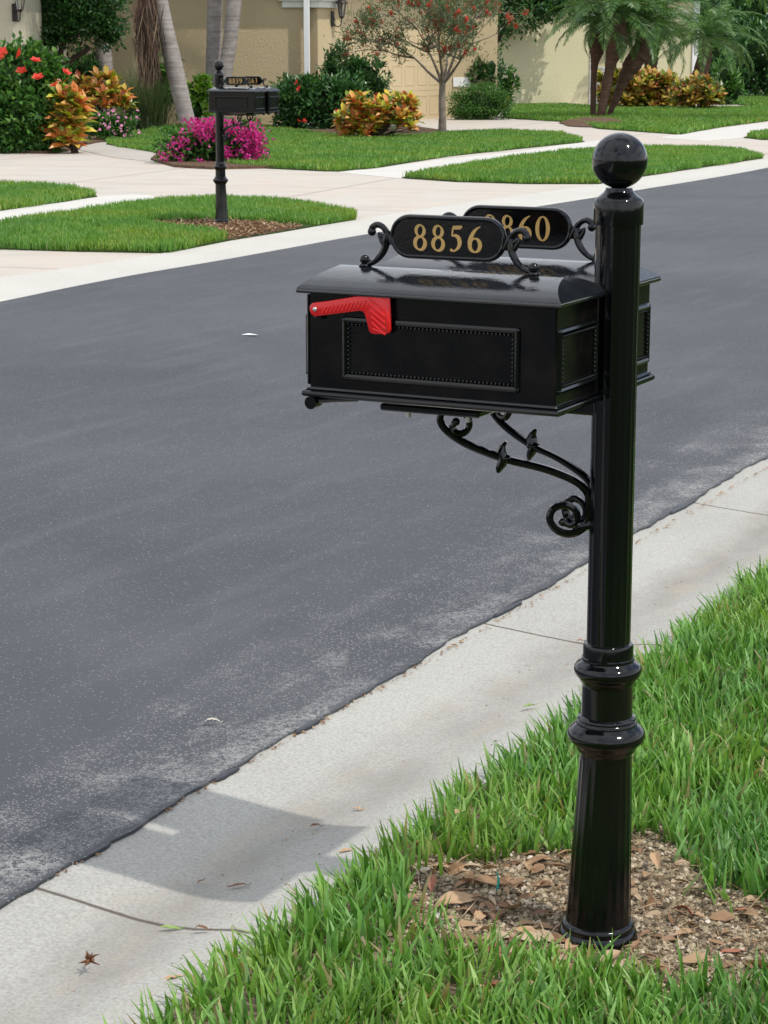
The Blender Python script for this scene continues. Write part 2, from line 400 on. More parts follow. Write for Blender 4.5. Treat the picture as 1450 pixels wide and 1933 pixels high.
def bark(name, c0, c1, ringscale=14, strength=.4):
    m = mat(name, c0, .8, .3); c = coords(m)
    r = noise(m, coords(m, scale=(1.2, 1.2, ringscale)), 1.4, 4, .6)
    a = ramp(m, r, [(.35, c0), (.65, c1)])
    a = mix(m, .4, a, ramp(m, noise(m, c, 9, 5, .65), [(.3, tuple(v*.6 for v in c0)), (.7, c1)]))
    L(m, a, bsdf(m).inputs['Base Color']); bump(m, r, strength, .03)
    return m
PALMBARK = bark('smooth_palm_bark', (.23, .19, .175), (.40, .36, .335))
BROWNBARK = bark('rough_palm_bark', (.055, .030, .020), (.15, .085, .055), 30, 1.0)
TWIG = bark('grey_twig_bark', (.14, .11, .085), (.30, .25, .20), 4)
DARKBARK = bark('dark_bark', (.035, .025, .018), (.09, .065, .045), 5)

def stucco(name, col, sc=26, st=.5):
    m = mat(name, col, .9, .25); c = coords(m)
    L(m, mix(m, ramp(m, noise(m, c, .8, 4), [(.3, .0), (.75, .35)]), col, tuple(v*.86 for v in col)), bsdf(m).inputs['Base Color'])
    bump(m, noise(m, c, sc, 4, .6, .6), st, .03)
    return m
TAN = stucco('tan_stucco', (.53, .425, .26)); CREAM = stucco('cream_stucco', (.66, .61, .40)); GREYC = stucco('pale_stucco', (.52, .48, .36))
DOORP = mat('garage_door_paint', (.58, .46, .28), .55)
WHITEP = mat('white_paint', (.78, .79, .78), .45); TRIM = mat('cream_white_trim', (.68, .69, .62), .6)
BRONZE = mat('bronze_lantern_metal', (.045, .035, .032), .45, metal=.3)
GLASS = mat('lantern_glass', (.75, .75, .7), .08); bsdf(GLASS).inputs['Transmission Weight'].default_value = .85
ROOFM = mat('roof_tile', (.30, .20, .15), .8)
wv = N(ROOFM, 'ShaderNodeTexWave'); wv.inputs['Scale'].default_value = 2.0; L(ROOFM, coords(ROOFM), wv.inputs[0]); bump(ROOFM, wv.outputs['Fac'], .8, .05)
GROUNDM = TURFM

# ------------------------------------------------------------------ road frame
# local frame of the near kerb: x = distance towards the road, y = minus the distance along the kerb
TH = 0.476
U = Vector((-math.cos(TH), math.sin(TH), 0)); V = Vector((math.sin(TH), math.cos(TH), 0))
RZ = math.atan2(U.y, U.x)
def loc(p): return Vector((p[0]*U.x+p[1]*U.y, -(p[0]*V.x+p[1]*V.y), 0))     # world -> local
def wor(a, cc, z=0): return U*a + V*cc + Vector((0, 0, z))                   # (u, v) -> world
def ufr(o): o.rotation_euler = (0, 0, RZ); return o

# ground far below everything, reaching the horizon
gm = M(); gm.add([(-600, -600, -.06), (600, -600, -.06), (600, 900, -.06), (-600, 900, -.06)], [(0, 1, 2, 3)], False)
tag(gm.build('ground', GROUNDM), kind='structure')

def sheet(name, poly, z, m, thick=.05, kind='structure', local=False, label=None, cat=None):
    """flat slab with skirt from a world polygon"""
    P = [loc(p) if local else Vector((p[0], p[1], 0)) for p in poly]
    me = M(); me.prism([(p.x, p.y) for p in P], lambda a, b, t: (a, b, t), z-thick, z, 0)
    o = me.build(name, m, angle=30)
    if local: ufr(o)
    tag(o, label, cat, kind=kind)
    return o

# road: ragged near edge
rnd_ = random.Random(3)
near = []
cc = -14.0
ph = 0
while cc < 11.0:
    inframe = 2.2 < cc < 9
    base_u = 2.385 + .0135*(cc-3.0)
    ph += 1
    j = .006*math.sin(cc*5.1)+.004*math.sin(cc*13.7+1)+.003*math.sin(cc*41)+rnd_.uniform(-.0025, .0025)
    if inframe and rnd_.random() < .03: j -= .008
    near.append(wor(base_u+j, cc)); cc += .035 if inframe else .25
near += [Vector(p+(0,)) for p in ((3.6, 12.1), (5.4, 15.6), (8.6, 22), (12, 30), (16.5, 42), (22, 60))]
farw = [(-18, -14), (-11.5, -2.5), (-5.2, 7.4), (-3.5, 11.0)]
farp = farw + [tuple(G(*p)[:2]) for p in [(0, 571), (120, 546), (248, 521), (407, 494), (546, 469), (639, 452), (748, 434), (900, 409), (1000, 393), (1126, 373), (1195, 361), (1330, 339), (1450, 317)]] + [(7.6, 34.6), (12, 45), (16.4, 60)]
far_s = [tuple(p) for p in spline(farp, 5)]
road_poly = near + [Vector((p[0], p[1], 0)) for p in reversed(far_s)]
sheet('road', road_poly, .005, ROADM, .05, local=True)
# tongues of tar that run over the kerb
tm = M()
for px, py, ln, an in [(445, 1466, .05, 0), (590, 1374, .06, 0), (965, 1150, .10, 0), (1290, 958, .12, 0), (200, 1610, .05, 0)]:
    p = G(px, py); q = loc(p); pts = []
    rr = random.Random(px)
    xe = 2.385+.0135*(-q.y-3)
    for i in range(16):
        t = 2*math.pi*i/16
        pts.append((xe-.004+math.cos(t)*.009*(1+.35*rr.uniform(-1, 1)), q.y+math.sin(t)*ln*(1+.15*rr.uniform(-1, 1))))
    tm.prism(pts, lambda a, b, t: (a, b, t), -.006, .0052, .002)
tag(ufr(tm.build('tar_edge', TAR)), kind='structure')

# near gutter: rolled concrete with a shallow valley
prof = [(1.70, -.015), (1.80, -.004), (1.86, .004), (1.93, .000), (2.02, -.016), (2.085, -.023), (2.15, -.021), (2.28, -.010), (2.40, -.001), (2.50, .001), (2.52, -.06)]
cs = [-14, -8, -4] + [x*.5 for x in range(-4, 19)] + [11, 13]
vs = [(x + (.0135*(c_-3.0) if x > 2.2 else 0), -c_, z) for c_ in cs for x, z in prof]; n_ = len(prof); fs = []
for i in range(len(cs)-1):
    for k in range(n_-1): fs.append((i*n_+k, i*n_+k+1, (i+1)*n_+k+1, (i+1)*n_+k))
g_ = M(); g_.add(vs, fs); tag(ufr(g_.build('gutter', GUTM, angle=60)), kind='structure')

# near lawn soil (with the bare patch round the post)
lawn_near = [wor(1.865, -14), wor(1.865, 13), wor(-14, 13), wor(-14, -14)]
def grid_ground(name, x0, x1, y0, y1, n, m, hfun):
    xs = np.linspace(x0, x1, n[0]); ys = np.linspace(y0, y1, n[1])
    X, Y = np.meshgrid(xs, ys); Z = hfun(X, Y)
    Vv = np.stack([X.ravel(), Y.ravel(), Z.ravel()], 1)
    i = np.arange(n[0]-1); j = np.arange(n[1]-1); I, J = np.meshgrid(i, j); b = (J*n[0]+I).ravel()
    F = np.stack([b, b+1, b+1+n[0], b+n[0]], 1)
    return fast(name, Vv, F, m, smooth=True)
def vnoise(X, Y, sc, seed):
    r = np.random.RandomState(seed); T = r.rand(256, 256)
    x = X*sc; y = Y*sc; xi = np.floor(x).astype(int); yi = np.floor(y).astype(int); fx = x-xi; fy = y-yi
    fx = fx*fx*(3-2*fx); fy = fy*fy*(3-2*fy)
    g = lambda a, b: T[a % 256, b % 256]
    return (g(xi, yi)*(1-fx)+g(xi+1, yi)*fx)*(1-fy)+(g(xi, yi+1)*(1-fx)+g(xi+1, yi+1)*fx)*fy
sheet('lawn_soil', lawn_near, -.012, TURFM, .05, local=False)
POST = Vector((.399, 3.63, 0))
def soil_h(X, Y):
    a = X*U.x+Y*U.y
    h = .004+.012*vnoise(X, Y, 9, 1)+.012*vnoise(X, Y, 34, 2)+.006*vnoise(X, Y, 90, 3)
    d = np.hypot(X-POST.x, Y-POST.y); h -= .017*np.exp(-(d/.22)**2)
    return np.where(a > 1.85, -.04, np.where(a > 1.80, np.minimum(h, .004), h))
tag(grid_ground('soil', -.9, 2.4, 2.4, 7.2, (330, 480), SOIL, soil_h), kind='structure')

# ------------------------------------------------------------------ grass
def in_poly(P, poly):
    x, y = P[:, 0], P[:, 1]; ins = np.zeros(len(P), bool); n = len(poly)
    for i in range(n):
        x1, y1 = poly[i][0], poly[i][1]; x2, y2 = poly[i-1][0], poly[i-1][1]
        c_ = ((y1 > y) != (y2 > y)) & (x < (x2-x1)*(y-y1)/((y2-y1) if y2 != y1 else 1e-9)+x1)
        ins ^= c_
    return ins
def dist_poly(P, poly):
    d = np.full(len(P), 1e9); n = len(poly)
    for i in range(n):
        a = np.array(poly[i-1][:2], float); b = np.array(poly[i][:2], float); ab = b-a
        t = np.clip(((P-a)@ab)/max(ab@ab, 1e-9), 0, 1); d = np.minimum(d, np.hypot(*(P-(a+t[:, None]*ab)).T))
    return d
def blades(name, P, z0, ln, wd, m, seed, segs=3, lean=.55, curl=.6, leandir=None, parent=None, blunt=.3):
    r = np.random.RandomState(seed); n = len(P)
    Lh = ln*(.55+.75*r.rand(n)); W = wd*(.6+.7*r.rand(n)); az = r.rand(n)*2*np.pi
    cl = vnoise(P[:, 0], P[:, 1], 9, seed+5)*2*np.pi*2
    az = np.where(r.rand(n) < .5, az, cl + r.randn(n)*.6)
    if leandir is not None:
        msk = r.rand(n) < leandir[1]; az = np.where(msk, leandir[0]+r.randn(n)*.7, az)
    t0 = lean*r.rand(n)*(.4+.9*r.rand(n)); k = curl*r.rand(n)*1.6
    d = np.stack([np.cos(az), np.sin(az)], 1)
    fa = az+np.pi/2+r.randn(n)*.7; s = np.stack([np.cos(fa), np.sin(fa)], 1)
    pos = np.concatenate([P, np.full((n, 1), 0.)+np.asarray(z0).reshape(-1, 1)], 1)
    rows = []
    for i in range(segs+1):
        f = i/segs
        wv_ = W*(.55+.45*math.sin(min(1, f*1.6+.15)*math.pi*.5))*(1-(1-blunt)*max(0, f-.35)/.65)
        off = np.concatenate([s*wv_[:, None]*.5, np.zeros((n, 1))], 1)
        if i < segs: rows += [pos-off, pos+off]
        else: rows += [pos-off*.5, pos+off*.5]
        ang = t0+k*f; step = Lh/segs
        pos = pos+np.concatenate([d*(np.sin(ang)*step)[:, None], (np.cos(ang)*step)[:, None]], 1)
    R2 = 2*(segs+1)
    VV = np.stack(rows, 1).reshape(-1, 3)
    b = (np.arange(n)*R2)[:, None]
    F = np.concatenate([np.stack([b[:, 0]+2*i, b[:, 0]+2*i+1, b[:, 0]+2*i+3, b[:, 0]+2*i+2], 1) for i in range(segs)], 0)
    return fast(name, VV, F, m, parent, smooth=False)
def project(P3):
    x, y, z = P3[:, 0], P3[:, 1], P3[:, 2]-CAM_H
    dz = y*cp - z*sp; up = y*sp + z*cp
    return 725+CAM_F*x/np.maximum(dz, .01), 966.5-CAM_F*up/np.maximum(dz, .01), dz

# bare patch round the near post, as ground polygon
BARE = [G(*p) for p in [(760, 1700), (815, 1655), (900, 1640), (1000, 1625), (1090, 1625), (1185, 1590), (1240, 1600), (1300, 1650), (1380, 1690), (1470, 1720), (1530, 1810), (1500, 1885), (1300, 1893), (1180, 1888), (1080, 1872), (960, 1845), (850, 1808), (760, 1770)]]
rs = np.random.RandomState(11)
def near_grass():
    n = 400000
    a = rs.uniform(-1.2, 1.93, n); c_ = rs.uniform(1.2, 8.2, n)
    P = np.stack([U.x*a+V.x*c_, U.y*a+V.y*c_], 1)
    px, py, dz = project(np.concatenate([P, np.full((n, 1), .02)], 1))
    vis = (px > -80) & (px < 1600) & (py > 900) & (py < 2080) & (dz > 1)
    edge_u = 1.835+.045*(vnoise(c_, c_*0, 4.5, 21)-.4)+.035*(vnoise(c_, c_*0, 15, 22)-.4)
    ok = a < edge_u
    db = dist_poly(P, BARE); ib = in_poly(P, BARE); sd_ = np.where(ib, -db, db)
    sd_ += .09*(vnoise(P[:, 0], P[:, 1], 11, 8)-.5)+.05*(vnoise(P[:, 0], P[:, 1], 33, 9)-.5)
    ok &= (sd_ > -.012) | ((rs.rand(n) < .10) & (sd_ > -.09) & (vnoise(P[:, 0], P[:, 1], 25, 12) > .55))
    clump = vnoise(P[:, 0], P[:, 1], 22, 31)*.6+vnoise(P[:, 0], P[:, 1], 60, 33)*.4
    dens = np.where(vis, .16+1.5*np.clip(clump-.28, 0, 1), .12)
    thin = np.clip(vnoise(P[:, 0], P[:, 1], 3.1, 35)*2.2-.55, 0, 1)
    dens = dens*(.6+.4*thin)
    ok &= rs.rand(n) < dens*.95
    dd = np.hypot(P[:, 0]-POST.x, P[:, 1]-POST.y); ok &= dd > .085
    P = P[ok]; au = a[ok]
    z = soil_h(P[:, 0], P[:, 1]); z = np.where(au > 1.8, .0, z)
    return P, z
P, z = near_grass()
NG = len(P)
k1 = rs.rand(NG)
gdir = math.atan2(U.y, U.x)
au = P[:, 0]*U.x+P[:, 1]*U.y
e_ = au > 1.76
tag(blades('grass', P[~e_], z[~e_]-.004, .076, .0100, GRASS, 41, 3, .55, .75), kind='stuff', label='green broad-bladed lawn grass round the near mailbox', cat='grass')
tag(blades('grass_fringe', P[e_], z[e_]-.004, .080, .0100, GRASS, 42, 3, .65, .75, (gdir, .6)), kind='stuff', label='grass fringe leaning over the near concrete gutter', cat='grass')
# fine dead thatch lying low among the blades
n = 9000
a = rs.uniform(-.6, 1.86, n); c_ = rs.uniform(2.0, 7.6, n)
Pt = np.stack([U.x*a+V.x*c_, U.y*a+V.y*c_], 1); Pt = Pt[~in_poly(Pt, BARE)]
tag(blades('dead_thatch', Pt, soil_h(Pt[:, 0], Pt[:, 1])+.002, .05, .0035, BROWNL, 43, 2, 1.9, .5), kind='stuff', label='dry straw lying between the near grass blades', cat='dead grass')

def far_lawn(name, pix, seed, dens, ln, wd, label, z=.03, poly=None, shrink=0.0, holes=()):
    poly = poly or [G(*p) for p in pix]
    sheet('lawn', poly, z, TURFM, .06)
    A = np.array([[p[0], p[1]] for p in poly]); lo = A.min(0); hi = A.max(0)
    n = int((hi-lo).prod()*dens); r = np.random.RandomState(seed)
    Q = lo+(hi-lo)*r.rand(n, 2)
    ok = in_poly(Q+.16*(np.stack([vnoise(Q[:, 0], Q[:, 1], 2.3, 3), vnoise(Q[:, 0], Q[:, 1], 2.3, 4)], 1)-.5), poly)
    for h in holes: ok &= ~in_poly(Q, h)
    Q = Q[ok]
    px, py, dz = project(np.concatenate([Q, np.full((len(Q), 1), .05)], 1))
    vis = (px > -150) & (px < 1600) & (py > -100)
    Q = Q[vis | (r.rand(len(Q)) < .25)]
    tag(blades(name, Q, z-.005, ln, wd, GRASSF, seed, 2, .5, .6), label=label, cat='grass', kind='stuff')

# ------------------------------------------------------------------ far side of the street
kerb_back = [(-20.5, -14), (-12.8, -2.5), (-6.0, 8.0), (-4.1, 12.0)] + [tuple(G(*p)[:2]) for p in [(0, 531), (150, 509), (298, 486), (427, 461), (576, 436), (690, 417), (900, 384), (1138, 351), (1217, 338), (1450, 302)]] + [(7.9, 37.2), (11.6, 46), (15.4, 61)]
kb = [tuple(p) for p in spline(kerb_back, 4)]
# drive and footpath slab
drive = [Vector((p[0], p[1], 0)) for p in kb] + [Vector((15.4, 75, 0)), Vector((-45, 75, 0)), Vector((-45, -14, 0))]
sheet('driveway', drive, .014, DRVM, .06)
# gutter strip between road edge and kerb back
m_ = M(); A = spline(farp, 6); B = []
A = [Vector((p[0], p[1])) for p in A]; Bk = [Vector((p[0], p[1])) for p in spline(kerb_back, 8)]
for p in A:
    best = min(Bk, key=lambda q: (q-p).length); B.append(best)
vs = []; fs = []
for p, q in zip(A, B):
    d = (q-p)
    for t, z_ in ((-.02, -.02), (.0, .003), (.35, -.010), (.7, .008), (1.0, .020), (1.06, .020), (1.07, -.02)):
        vs.append((p.x+d.x*t, p.y+d.y*t, z_))
for i in range(len(A)-1):
    for k in range(6): fs.append((i*7+k, i*7+k+1, (i+1)*7+k+1, (i+1)*7+k))
m_.add(vs, fs); tag(m_.build('far_gutter', GUT2, angle=60), kind='structure')
# pale footpath pieces
sheet('sidewalk', [G(*p) for p in [(-60, 425), (0, 418), (150, 398), (300, 377), (285, 372), (250, 370), (185, 373), (120, 385), (0, 400), (-60, 408)]], .0185, WALKM, .04)
sheet('sidewalk_right', [G(*p) for p in [(620, 326), (760, 340), (850, 318), (1000, 296), (1100, 284), (1180, 279), (1140, 266), (1104, 270), (980, 288), (820, 305), (700, 322)]], .0185, WALKM, .04)
sheet('sidewalk_far', [G(*p) for p in [(1240, 262), (1290, 254), (1350, 245), (1450, 232), (1560, 222), (1560, 240), (1450, 248), (1420, 252), (1400, 262), (1330, 268)]], .0185, WALKM, .04)
ISL = [(-90, 470), (0, 474), (150, 479), (320, 482), (380, 470), (440, 458), (520, 445), (600, 431), (672, 419), (650, 408), (590, 394), (500, 386), (400, 383), (300, 387), (160, 408), (0, 431), (-90, 440)]
BARE2 = [G(*p) for p in [(262, 430), (300, 426), (420, 423), (480, 426), (572, 435), (520, 444), (470, 452), (432, 459), (436, 450), (400, 446), (330, 440)]]
far_lawn('grass_island', ISL, 51, 6500, .070, .012, 'grass island under the far mailbox beside the curb', holes=[[G(*p) for p in [(262, 430), (300, 426), (420, 421), (480, 424), (585, 430), (620, 440), (560, 450), (480, 462), (436, 470), (428, 455), (400, 446), (330, 440)]]])
sheet('mulch_bed', BARE2, .036, MULCH, .04)
far_lawn('grass_strip', [(-90, 395), (0, 402), (90, 388), (184, 375), (150, 364), (90, 358), (0, 355), (-90, 353)], 52, 4200, .072, .013, 'small grass strip at the far left by the driveway')
LAWNH = [(215, 262), (200, 275), (300, 292), (330, 300), (450, 318), (640, 327), (720, 318), (850, 297), (1000, 281), (1104, 270), (1060, 256), (950, 251), (835, 256), (780, 262), (640, 262), (520, 245), (400, 238), (300, 245)]
far_lawn('grass_front_yard', LAWNH, 53, 1500, .072, .022, 'front yard grass between the magenta bush and garage')
far_lawn('grass_verge', [(758, 339), (860, 346), (1000, 350), (1130, 350), (1230, 333), (1350, 315), (1440, 301), (1400, 289), (1330, 284), (1180, 283), (1060, 292), (950, 306), (850, 324)], 54, 2600, .070, .018, 'long grass verge behind the black ball finial')
far_lawn('grass_palm_lawn', [(955, 225), (1070, 232), (1130, 245), (1200, 250), (1285, 256), (1360, 242), (1450, 230), (1540, 222), (1540, 205), (1330, 208), (1110, 205), (960, 193), (955, 210)], 55, 620, .09, .035, 'grass lawn round the pygmy palm clump')
far_lawn('grass_corner', [(1404, 262), (1430, 254), (1560, 244), (1560, 268), (1440, 266)], 56, 1200, .08, .025, 'sliver of verge grass at the right edge')
far_lawn('grass_shaded', [(1362, 196), (1380, 186), (1460, 182), (1560, 182), (1560, 206), (1450, 204)], 57, 420, .09, .04, 'shaded grass by the dark hedge at right')
sheet('garden_bed', [G(*p) for p in [(130, 250), (200, 252), (240, 262), (275, 245), (340, 236), (520, 232), (700, 240), (790, 243), (850, 252), (840, 262), (760, 272), (620, 268), (500, 248), (400, 241), (280, 247), (215, 267), (165, 275), (140, 268)]], .048, MULCH, .06)
sheet('bougainvillea_bed', [G(*p) for p in [(285, 305), (330, 318), (400, 322), (520, 320), (530, 308), (480, 290), (350, 285), (300, 292)]], .052, MULCH, .06)
sheet('left_bed', [G(*p) for p in [(-60, 290), (0, 290), (90, 292), (150, 285), (160, 272), (120, 255), (-60, 255)]], .052, MULCH, .06)
sheet('walkway', [G(*p) for p in [(140, 283), (215, 300), (290, 308), (305, 296), (300, 292), (230, 277), (190, 270)]], .021, concrete('grey_walkway', (.38, .35, .31), (.48, .44, .39)), .04)
pm = G(1140, 238)

# ------------------------------------------------------------------ the mailbox stand
ph20 = R_(20)
def digit_parts(ch):
    """strokes in a box one unit high: list of (points (x,y,w), closed)"""
    def ringp(cx, cy, rx, ry, w0, w1, rot=0.0, n=28):
        return [(cx+rx*math.cos(t), cy+ry*math.sin(t), w0+(w1-w0)*abs(math.cos(t-rot))**1.3) for t in [2*math.pi*i/n for i in range(n)]]
    six = [(ringp(.305, .29, .205, .245, .045, .118), True),
           ([(.105, .28, .118), (.10, .42, .118), (.16, .60, .112), (.26, .77, .095), (.38, .89, .065), (.52, .975, .022)], False)]
    if ch == '8': return [(ringp(.30, .735, .165, .205, .040, .098, -.35), True), (ringp(.30, .275, .205, .238, .042, .115, -.35), True)]
    if ch == '0': return [(ringp(.31, .5, .225, .455, .040, .118), True)]
    if ch == '6': return six
    if ch == '9': return [([(.62-x, 1-y, w) for x, y, w in p], c_) for p, c_ in six]
    if ch == '5': return [([(.16, .90, .10), (.30, .905, .105), (.44, .915, .10), (.52, .965, .05)], False), ([(.17, .92, .05), (.145, .76, .045), (.125, .60, .04)], False),
                          ([(.125, .585, .035), (.24, .62, .07), (.37, .55, .105), (.435, .38, .12), (.40, .21, .10), (.28, .085, .06), (.16, .05, .05), (.06, .10, .075)], False)]
    if ch == '3': return [([(.08, .80, .03), (.17, .92, .055), (.30, .94, .08), (.385, .82, .108), (.36, .66, .09), (.26, .56, .05), (.17, .53, .03)], False),
                          ([(.20, .535, .03), (.32, .51, .07), (.425, .38, .115), (.41, .22, .11), (.29, .08, .065), (.16, .05, .05), (.06, .10, .07)], False)]
def stroke_mesh(m, pts, closed, fn, t0, t1):
    sp_ = spline(pts, 5, closed); n = len(sp_); Ls = []; Rs = []
    for i in range(n):
        a = sp_[i-1] if (closed or i > 0) else sp_[0]; b = sp_[(i+1) % n] if (closed or i < n-1) else sp_[-1]
        t = np.array([b[0]-a[0], b[1]-a[1]]); t /= max(1e-9, np.hypot(*t)); nn = np.array([-t[1], t[0]])*sp_[i][2]*.66
        Ls.append((sp_[i][0]+nn[0], sp_[i][1]+nn[1])); Rs.append((sp_[i][0]-nn[0], sp_[i][1]-nn[1]))
    vs = []; fs = []
    for q in range(n):
        vs += [fn(*Ls[q], t1), fn(*Rs[q], t1), fn(*Rs[q], t0), fn(*Ls[q], t0)]
    for q in range(n if closed else n-1):
        r = (q+1) % n
        for k in range(4): fs.append((q*4+k, q*4+(k+1) % 4, r*4+(k+1) % 4, r*4+k))
    if not closed: fs += [(0, 1, 2, 3), (n*4-1, n*4-2, n*4-3, n*4-4)]
    m.add(vs, fs, False)

ZB, ZE, ZR = 1.008, 1.190, 1.228
LB, WB, GP, S0 = .486, .202, .027, .008

def make_mailbox(stand, yc, number, flag_side):
    x0, x1 = S0, S0+LB; y0, y1 = yc-WB/2, yc+WB/2; i = .011
    m = M(); m.box((x0+i, y0+i, ZB+.002), (x1-i, y1-i, ZE+.004), .003)
    body = m.build('mailbox', BLACKS, stand, 30)
    body['label'] = 'black box numbered '+number
    # bottom trim: stepped, rounded
    m = M()
    m.tube([(x0+.004, y0+.004, ZB+.004), (x1-.004, y0+.004, ZB+.004), (x1-.004, y1-.004, ZB+.004), (x0+.004, y1-.004, ZB+.004)], .0055, 8, True)
    m.box((x0+.002, y0+.002, ZB-.001), (x1-.002, y1-.002, ZB+.008), .002)
    m.box((x0+.006, y0+.006, ZB+.008), (x1-.006, y1-.006, ZB+.015), .003)
    m.build('bottom_trim', BLACK, body)
    # beaded frames
    def frame(axis, pos, out, a0, a1, z0, z1):
        m = M(); w_ = .006
        def pt(a, z, d): return (a, pos+out*d, z) if axis == 'y' else (pos+out*d, a, z)
        for (p, q) in (((a0, z0), (a1, z0)), ((a1, z0), (a1, z1)), ((a1, z1), (a0, z1)), ((a0, z1), (a0, z0))):
            A_ = Vector(pt(*p, 0)); B_ = Vector(pt(*q, 0))
            for off, rr in ((0, .0058), ):
                m.tube([A_, B_], rr, 8)
        for c_ in ((a0, z0), (a1, z0), (a1, z1), (a0, z1)): m.ball(pt(*c_, 0), .0062, 8, 6)
        s = .0075; ins = .0075
        def beads(p, q):
            p = Vector(p); q = Vector(q); nb = max(2, int((q-p).length/s))
            for k in range(nb+1):
                c_ = p+(q-p)*k/nb; m.ball(pt(c_.x, c_.y, .0028), .0027, 6, 4)
        beads((a0+ins, z0+ins), (a1-ins, z0+ins)); beads((a0+ins, z1-ins), (a1-ins, z1-ins))
        beads((a0+ins, z0+ins), (a0+ins, z1-ins)); beads((a1-ins, z0+ins), (a1-ins, z1-ins))
        return m.build('beaded_frame', BLACK, body)
    for sgn, yy in ((1, y1-i), (-1, y0+i)):
        frame('y', yy, sgn, .088, .411, 1.046, 1.144)
    frame('x', x0+i, -1, y0+.022, y1-.022, 1.046, 1.144)
    # door at the road end
    m = M(); m.box((x1-i-.001, y0+i+.002, ZB+.018), (x1-i+.006, y1-i-.002, ZE-.006), .002)
    d = m.build('door', BLACK, body)
    frame('x', x1-i+.006, 1, y0+.022, y1-.022, 1.046, 1.144)
    for yh in (y1-.022, y0+.022):
        m = M(); m.tube([(x1-.013, yh-.012, .994), (x1-.013, yh+.012, .994)], .0115, 16); m.tube([(x1-.012, yh, .998), (x1-.05, yh, 1.002), (x1-.10, yh, 1.005)], [.008, .006, .004], 8)
        m.build('hinge', BLACK, body)
    # roof: convex barrel with sloped ends
    m = M(); ov = .004; nseg = 22; X0_, X1_ = x0-.002, x1+.004; Y0_, Y1_ = y0-ov, y1+ov; ym = (Y0_+Y1_)/2; hw = (Y1_-Y0_)/2
    def hh(t):                       # t -1..1
        return (ZR-ZE-.006)*(.45*(1-abs(t))+.55*(1-abs(t)**2.6)**.72)
    rows = []; vs = []
    for k in range(nseg+1):
        t = -math.cos(math.pi*k/nseg)
        h = hh(t); y = ym+t*hw
        s_ = 1.15*h
        vs += [(X0_+s_, y, ZE+.006+h), (X1_-s_*.8, y, ZE+.006+h)]
    fs = [(2*k, 2*k+1, 2*k+3, 2*k+2) for k in range(nseg)]
    n0 = len(vs)
    vs += [(X0_, Y0_, ZE-.002), (X1_, Y0_, ZE-.002), (X1_, Y1_, ZE-.002), (X0_, Y1_, ZE-.002)]
    fs += [tuple([2*k for k in range(nseg, -1, -1)]), tuple([2*k+1 for k in range(nseg+1)])]
    e = 2*nseg
    fs += [(n0, n0+1, 1, 0), (n0+2, n0+3, e, e+1), (n0+3, n0, 0, e), (n0+1, n0+2, e+1, 1), (n0+3, n0+2, n0+1, n0)]
    m.add(vs, fs); 
    m.tube([(X0_+.001, Y0_+.001, ZE+.001), (X1_-.001, Y0_+.001, ZE+.001), (X1_-.001, Y1_-.001, ZE+.001), (X0_+.001, Y1_-.001, ZE+.001)], .004, 8, True)
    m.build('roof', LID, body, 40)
    # number plate on scroll feet
    xa, xb, za, zb = .150, .3705, 1.2445, 1.3205
    if yc < 0: xa -= .015; xb -= .015
    r = (zb-za)/2; zc = (za+zb)/2
    def stad(ins, n=14):
        rr = r-ins; P_ = []
        for k in range(n+1):
            t = -math.pi/2+math.pi*k/n; P_.append((xb-r+rr*math.cos(t), zc+rr*math.sin(t)))
        for k in range(n+1):
            t = math.pi/2+math.pi*k/n; P_.append((xa+r+rr*math.cos(t), zc+rr*math.sin(t)))
        return P_
    m = M(); m.prism(stad(.004), lambda a, b, t: (a, yc+t, b), -.0035, .0035, .0)
    for off in (.0,):
        pr_ = [(a, yc+off, b) for a, b in stad(.0045)]
        m.tube(pr_, .0062, 10, True, up=(0, 1, 0), flat=.75)
    plate = m.build('number_plate', BLACK, body)
    for (X, s) in ((xa, -1), (xb, 1)):
        m = M()
        # s: outward direction in x
        def q(dx, z_): return (X+s*dx, yc, z_)
        up_ = spline([(-.004, 1.268, .006), (.004, 1.283, .0058), (.014, 1.296, .0055), (.025, 1.300, .0055), (.034, 1.296, .006), (.037, 1.288, .0065)], 5)
        m.tube([q(p[0], p[1]) for p in up_], [p[2] for p in up_], 8, up=(0, 1, 0)); m.ball(q(.036, 1.288), .0078, 10, 8)
        dn = spline([(.006, 1.290, .005), (.008, 1.276, .0068), (.010, 1.262, .007), (.018, 1.248, .0062), (.030, 1.237, .0052), (.044, 1.231, .0052)], 5)
        m.tube([q(p[0], p[1]) for p in dn], [p[2] for p in dn], 8, up=(0, 1, 0))
        m.ball(q(.050, 1.239), .0092, 12, 8); m.ball(q(.050, 1.2285), .011, 12, 8, (1, 1, .5))
        th_ = [(.006, 1.277, .0055), (.016, 1.281, .0045), (.0225, 1.287, .0008)]
        m.tube([q(p[0], p[1]) for p in th_], [p[2] for p in th_], 8, up=(0, 1, 0))
        m.tube([q(.014, 1.268), q(.021, 1.2795), q(.0235, 1.2875)], [.005, .0035, .0006], 8, up=(0, 1, 0))
        m.build('scroll_bracket', BLACK, body)
    H_ = .0465; pitch = .0345
    for side in (1, -1):
        m = M()
        for k, ch in enumerate(number):
            for si, (pts, cl) in enumerate(digit_parts(ch)):
                xs0 = (k-2)*pitch + .004
                def fn(a, b, t, xs0=xs0): return ((xa+xb)/2 + (-side)*(xs0+a*H_), yc+side*t, zc-.0235+b*H_)
                stroke_mesh(m, pts, cl, fn, .0030, .0041+.0002*si)
        m.build('house_number', GOLD, body)
